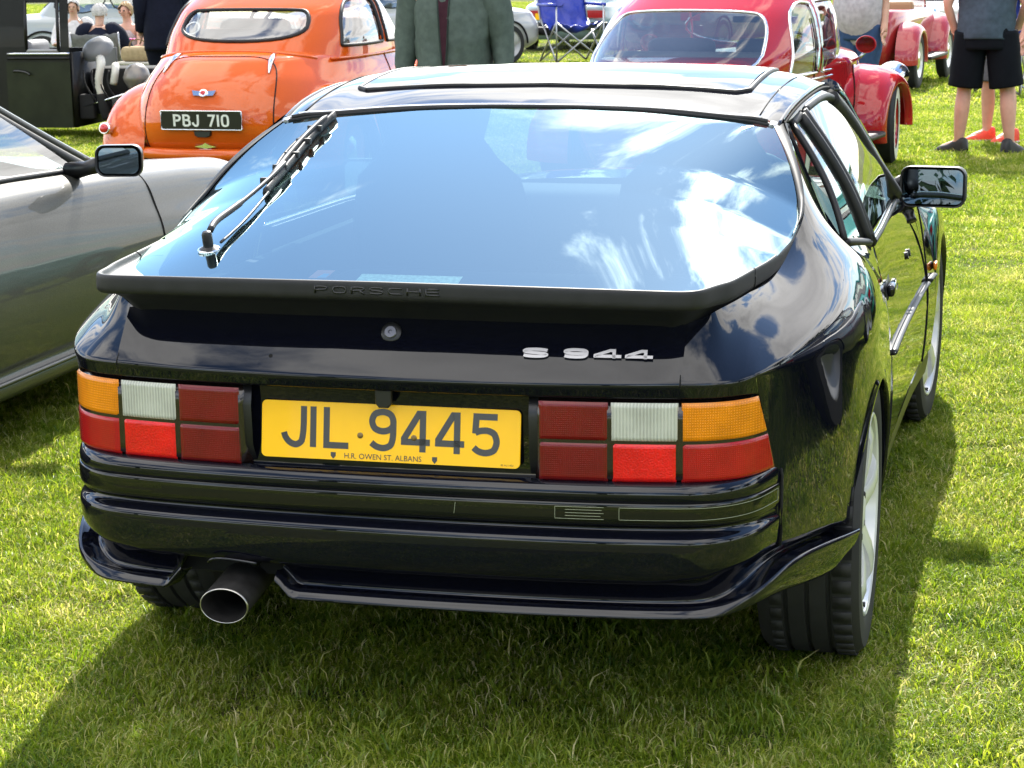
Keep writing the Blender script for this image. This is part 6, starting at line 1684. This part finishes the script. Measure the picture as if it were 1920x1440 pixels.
# navy figure behind the orange saloon
person('person in long dark navy jacket standing behind the orange saloon', gp3(-7.36, 16.0), math.radians(20), top=NAVY, bottom=NAVY, shoes=BLKS, hair=(HAIRD, 'short'), build=1.35, topz=.70)
SIT = dict(pelvis=(0, 0, .50), belly=(0, -.02, .64), chest=(0, -.02, .84), neckb=(0, -.03, .99), neck=(0, -.01, 1.07), head=(0, .02, 1.16), crown=(0, .01, 1.26), shR=(.175, -.03, .95), shL=(-.175, -.03, .95), elR=(.25, .08, .72), wrR=(.20, .28, .66), haR=(.19, .35, .66), elL=(-.25, .08, .72), wrL=(-.20, .28, .66), haL=(-.19, .35, .66),
           hiR=(.10, .04, .48), hiL=(-.10, .04, .48), knR=(.13, .44, .50), knL=(-.13, .44, .50), anR=(.13, .46, .085), anL=(-.13, .46, .085), toR=(.14, .62, .03), toL=(-.14, .62, .03))
S1 = dict(SIT); S1.update(elR=(.34, .10, .70), wrR=(.48, .26, .62), haR=(.52, .32, .62))
person('seated man in navy jacket, back to us in a grey folding chair', gp3(-9.02, 18.0, .0), math.radians(12), top=NAVY, bottom=BLKC, shoes=BLKS, hair=(HAIRG, 'short'), pose=S1, build=1.35, topz=.92, sc=.88)
S2 = dict(SIT)
person('seated woman in floral sundress with blonde hair, facing us', gp3(-9.20, 19.1, .0), math.radians(172), top=FLOR, sleeve='none', bottom=FLOR, shoes=BLKS, hair=(HAIRB, 'long'), pose=S2, skin=SKINP, topz=.92, sc=.88)
person('seated person with pale grey hair at the far left of the picnic', gp3(-10.5, 20.4, .02), math.radians(195), top=CLOTH('white_blouse', (0.55, 0.52, 0.52)), bottom=BLKC, shoes=BLKS, hair=(HAIRG, 'long'), pose=S2, topz=.92, sc=.88)
# ================================================================== folding chairs, picnic table, hot rod, trees
STEEL = mat('grey_tube_steel', (0.40, 0.40, 0.41), 0.35, 0.8)
def folding_chair(label, loc, rz, fabric, sc=1.0, crumple=.02):
    t = thing('folding_chair', label, 'chair', loc, rz, 'folding chairs on the grass'); t.scale = (sc, sc, sc)
    rr_ = random.Random(int(abs(loc[0]*10)))
    G = []
    for i in range(15):
        q = i/14; row = []
        for j in range(13):
            u = -1 + 2*j/12
            if q < .45: y, z = .22 - .42*q/.45, .44 - .06*math.sin(q/.45*PI) ; w = .26
            else: y, z = -.20 - .18*(q-.45)/.55, .42 + .46*(q-.45)/.55; w = .26 + .04*(q-.45)
            row.append((u*w, y + rr_.uniform(-1, 1)*crumple*(1-abs(u)), z - .05*(1-u*u)*(1 if q < .45 else .2) + rr_.uniform(-1, 1)*crumple*.6))
        G.append(row)
    solid(grid('seat_fabric', G, fabric, t), .004)
    for sd in (1, -1):
        for a, b in (((sd*.27, .24, .44), (sd*.27, -.24, .02)), ((sd*.27, .24, .02), (sd*.27, -.20, .46)), ((sd*.27, -.20, .42), (sd*.29, -.38, .90)), ((sd*.27, .24, .02), (sd*.27, .24, .62))):
            MB().add(*tube([a, b], .010, 8)).build('leg', STEEL, t)
        MB().add(*tube([(sd*.28, .26, .62), (sd*.28, -.28, .62)], .018, 8)).build('armrest', fabric, t)
    for y in (.24, -.24):
        for sd in (1, -1): MB().add(*tube([(-sd*.27, y, .02), (sd*.27, y, .44)], .010, 8)).build('leg', STEEL, t)
    return t
BLUF = mat('blue_nylon', (0.012, 0.030, 0.30), 0.38, noise=(9, .15), bump=(14, .6, .02)); GRYF = CLOTH('grey_canvas', (0.17, 0.17, 0.17))
folding_chair('crumpled blue folding camp chair on crossed grey legs', gp3(-6.03, 28.5), math.radians(215), BLUF, 1.45, .05)
folding_chair('blue folding chair behind the man in black shorts, at the right edge', gp3(.62, 21.0), math.radians(170), BLUF, 1.15)
folding_chair('grey canvas folding chair under the seated man in navy', gp3(-9.0, 17.98), math.radians(12), GRYF, .92)
folding_chair('folding chair under the seated woman in floral dress', gp3(-9.20, 19.12), math.radians(172), GRYF, .88)
folding_chair('folding chair under the grey-haired person at the far left', gp3(-10.5, 20.42), math.radians(195), GRYF, .88)
pt = thing('picnic_table', 'low pale folding picnic table beside the seated man', 'table', gp3(-8.25, 17.7))
V, F = box((0, 0, .50), (.75, .45, .03)); bevel(MB().add(V, F).build('table_top', mat('pale_table', (0.45, 0.42, 0.36), .5), pt), .006)
for sx in (1, -1):
    for sy in (1, -1): MB().add(*tube([(sx*.34, sy*.19, .49), (-sx*.05 + sx*.30, sy*.19, .01)], .010, 8)).build('leg', STEEL, pt)
bt = thing('drink_bottle', 'dark bottle standing on the picnic table', 'bottle', gp3(-8.12, 17.67, .515))
MB().add(*lathe([(.0, 0), (.035, 0), (.036, .12), (.020, .17), (.013, .19), (.013, .23), (.0, .23)], 20)).build('glass_body', mat('dark_bottle', (0.012, 0.012, 0.014), .1, coat=.5), bt); MB().add(*lathe([(.015, .225), (.015, .245), (0, .246)], 16)).build('cap', CHR, bt)
bg_ = thing('canvas_bag', 'tan canvas bag on the picnic table', 'bag', gp3(-8.42, 17.65, .515))
V, F = box((0, 0, .08), (.34, .22, .16)); bevel(MB().add(V, F).build('bag_body', CLOTH('tan_canvas', (0.34, 0.26, 0.15)), bg_), .05, 3); MB().add(*tube(spl([(-.1, 0, .15), (-.07, 0, .22), (.07, 0, .22), (.1, 0, .15)], 10), .008, 6)).build('handle', CLOTH('tan_strap', (0.2, 0.14, 0.08)), bg_)
fl = thing('pink_flower', 'bright pink flower on a short stem held by the seated woman', 'flower', gp3(-8.98, 18.72, .62))
MB().add(*tube([(0, 0, -.10), (0, 0, .08)], .006, 6)).build('stem', mat('stem_green', (0.06, 0.14, 0.03), .6), fl)
for k in range(6):
    a = 2*PI*k/6; V, F = lathe([(.0, -.004), (.022, -.002), (.026, .002), (.0, .006)], 12); MB().add(V, F, Matrix.Translation((.032*math.cos(a), .032*math.sin(a), .09)) @ Euler((.5*math.sin(a), -.5*math.cos(a), 0)).to_matrix().to_4x4()).build('petal', mat('pink_petal', (0.75, 0.03, 0.30), .5), fl)

def hot_rod():
    t = thing('hot_rod_truck', 'black and dark green vintage hot rod with exposed engine at the far left', 'car', gp3(-8.72, 14.0), math.radians(-90+4))
    D = mat('worn_black_paint', (0.006, 0.006, 0.006), .42, coat=.12, spec=.25, noise=(5, .4)); GRN = mat('worn_green_paint', (0.010, 0.013, 0.006), .42, coat=.15, spec=.25, noise=(6, .45))
    # local +Y forward, the visible side is +X
    hw = .56
    def wall(y0, y1, z0, z1, m, name, n=8):
        return grid(name, [[(hw - .03*((z-.7)/.6)**2*(1 if z > .7 else .3), y, z) for y in np.linspace(y0, y1, n)] for z in np.linspace(z0, z1, 12)], m, t)
    wall(.86, 1.46, .12, .70, GRN, 'door_panel')
    for a, b in ((.30, 1.06), (1.38, 1.46)):
        wall(a, b, .70, 1.35, D, 'door_pillar')
    wall(.30, .86, .12, .70, D, 'cab_corner'); wall(.30, 1.46, 1.22, 1.42, D, 'roof_rail'); wall(.86, 1.46, .70, .80, D, 'window_base')
    for z in (.735, .775): MB().add(*tube([(hw+.006, y, z) for y in np.linspace(.88, 1.46, 8)], .012, 8)).build('belt_bead', CHR if z > .75 else D, t)
    for y in (1.06, 1.36): MB().add(*tube([(hw, y, .80), (hw-.005, y, 1.0), (hw-.02, y, 1.24)], .016, 8)).build('window_frame', D, t)
    MB().add(*tube([(hw, y, .802) for y in (1.06, 1.2, 1.36)], .014, 8)).build('window_sill', mat('grey_sill', (0.3, 0.3, 0.3), .4), t)
    MB().add(*tube(spl([(hw+.004, .93, .62), (hw+.03, .95, .625), (hw+.03, 1.06, .61), (hw+.028, 1.09, .585)], 10), .011, 8)).build('door_handle', mat('dark_handle', (0.05, 0.05, 0.05), .25, .8), t)
    V, F = box((0, .30, .70), (hw*2-.02, .10, 1.2)); bevel(MB().add(V, F).build('cab_back', D, t), .04, 2)
    V, F = box((0, 1.03, 1.43), (hw*2-.05, .95, .08)); bevel(MB().add(V, F).build('cab_roof', D, t), .035, 3)
    V, F = box((-hw+.02, 1.03, .45), (.03, .9, .66)); MB().add(V, F).build('far_door', D, t); V, F = box((0, 1.46, .45), (1.05, .04, .66)); MB().add(V, F).build('firewall', D, t)
    V, F = box((.1, .85, .62), (.8, .18, .5)); bevel(MB().add(V, F).build('seat', SEATM, t), .05, 2)
    V, F = box((0, 1.95, .28), (.75, 1.1, .10)); MB().add(V, F).build('chassis', UNDER, t); V, F = box((0, 1.85, .46), (.46, .66, .34)); bevel(MB().add(V, F).build('engine_block', UNDER, t), .03, 2)
    # pale wind deflector and white pipes
    disc((.24, 1.60, .80), (.6, -.2, .8), [(.15, -.02), (.145, .01), (.12, .05), (.07, .075), (.0, .085)], mat('pale_grey_cowl', (0.13, 0.135, 0.14), .5, coat=.1), 'air_scoop', t, 28)
    WP = mat('white_pipe', (0.55, 0.53, 0.46), .5)
    MB().add(*tube(spl([(.34, 1.66, .72), (.44, 1.70, .66), (.46, 1.68, .52), (.45, 1.70, .40)], 14), [.04]*5+[.036]*9, 12)).build('exhaust_header', WP, t)
    MB().add(*tube(spl([(.34, 1.80, .66), (.41, 1.82, .60), (.41, 1.80, .50)], 10), .034, 12)).build('exhaust_header', WP, t)
    MB().add(*tube(spl([(.45, 1.70, .41), (.46, 1.72, .30), (.44, 1.74, .20)], 10), .046, 12)).build('exhaust_pipe', UNDER, t)
    disc((.40, 2.02, .56), (0, 0, 1), [(.0, -.13), (.07, -.11), (.12, -.03), (.125, 0), (.10, .07), (.06, .11), (.0, .125)], mat('brown_grey_shell', (0.20, 0.18, 0.16), .35, .4), 'head_lamp', t, 28)
    fender('cycle_wing', t, mat('grey_wing', (0.16, 0.16, 0.155), .4, .2, noise=(9, .2)), 1, 2.40, .30, .36, .58, .36, .33, 10, 170)
    for x in (.50, -.50):
        road_wheel(t, x, 2.40, .32, .15, .20, rimm=UNDER); road_wheel(t, x, .30, .36, .2, .2, rimm=UNDER)
    for k in range(5): MB().add(*tube([(.50, 2.05+.018*k, .20), (.50, 2.05+.018*k, .36)], .006, 6)).build('spring_coil', CHR, t)
    MB().add(*tube([(.46, 1.52, .30), (.50, 1.95, .42)], .010, 8)).build('steering_rod', CHR, t)
    for k, (x, y, z, a, b, c) in enumerate(((.42, 1.56, .30, .10, .14, .22), (.45, 1.86, .30, .12, .10, .16), (.38, 2.18, .42, .16, .22, .10), (.48, 2.12, .24, .05, .06, .20), (.44, 1.98, .38, .10, .10, .08))):
        V, F = box((x, y, z), (a, b, c)); bevel(MB().add(V, F).build('engine_ancillary', DARKM if k % 2 else UNDER, t), .015, 2)
    for k in range(4): MB().add(*tube(spl([(.40, 1.52+.08*k, .62), (.47, 1.56+.07*k, .50), (.46, 1.66+.07*k, .34)], 10), .008, 6)).build('engine_hose', UNDER, t)
    return t
hot_rod()

# wood round the field: out of the frame, but the glass and paint mirror it
def far_wood():
    V = []; F = []; r = np.random.RandomState(50)
    for (x, y, H, R) in [(26, 34, 11, 4.6), (30, 22, 12, 5.2), (31, 8, 11, 5), (29, -6, 12, 5.2), (24, -20, 11, 5), (12, -30, 12, 5.4), (0, -33, 11, 5), (-12, -31, 12, 5.2), (-24, -26, 11, 5)]:
        tv, tf = tube([(x, y, -.1), (x+.1, y, H*.3), (x, y+.1, H*.7)], [R*.09, R*.06, R*.03], 8); k = len(V); V += tv; F += [tuple(k+i for i in f) for f in tf]
        cl = [(x+r.normal(0, R*.42), y+r.normal(0, R*.42), H*(.40+.5*r.rand()), R*(.28+.25*r.rand())) for _ in range(16)]
        for _ in range(2600):
            c = cl[r.randint(16)]; d = r.normal(size=3); d /= np.linalg.norm(d); p = np.array(c[:3]) + d*c[3]*(.6+.4*r.rand()); s_ = .18+.22*r.rand(); a = r.normal(size=3); a /= np.linalg.norm(a); b = np.cross(a, d); b /= np.linalg.norm(b)+1e-6
            i = len(V); V += [tuple(p+a*s_), tuple(p+b*s_*.6), tuple(p-a*s_), tuple(p-b*s_*.6)]; F.append((i, i+1, i+2, i+3))
    o = obj('far_wood', V, F, mat('tree_leaves', (0.045, 0.075, 0.022), .7, noise=(.6, .35)))
    return tag(o, 'belt of leafy trees round the field, outside the frame and seen only in reflections', 'trees', kind='stuff')
far_wood()
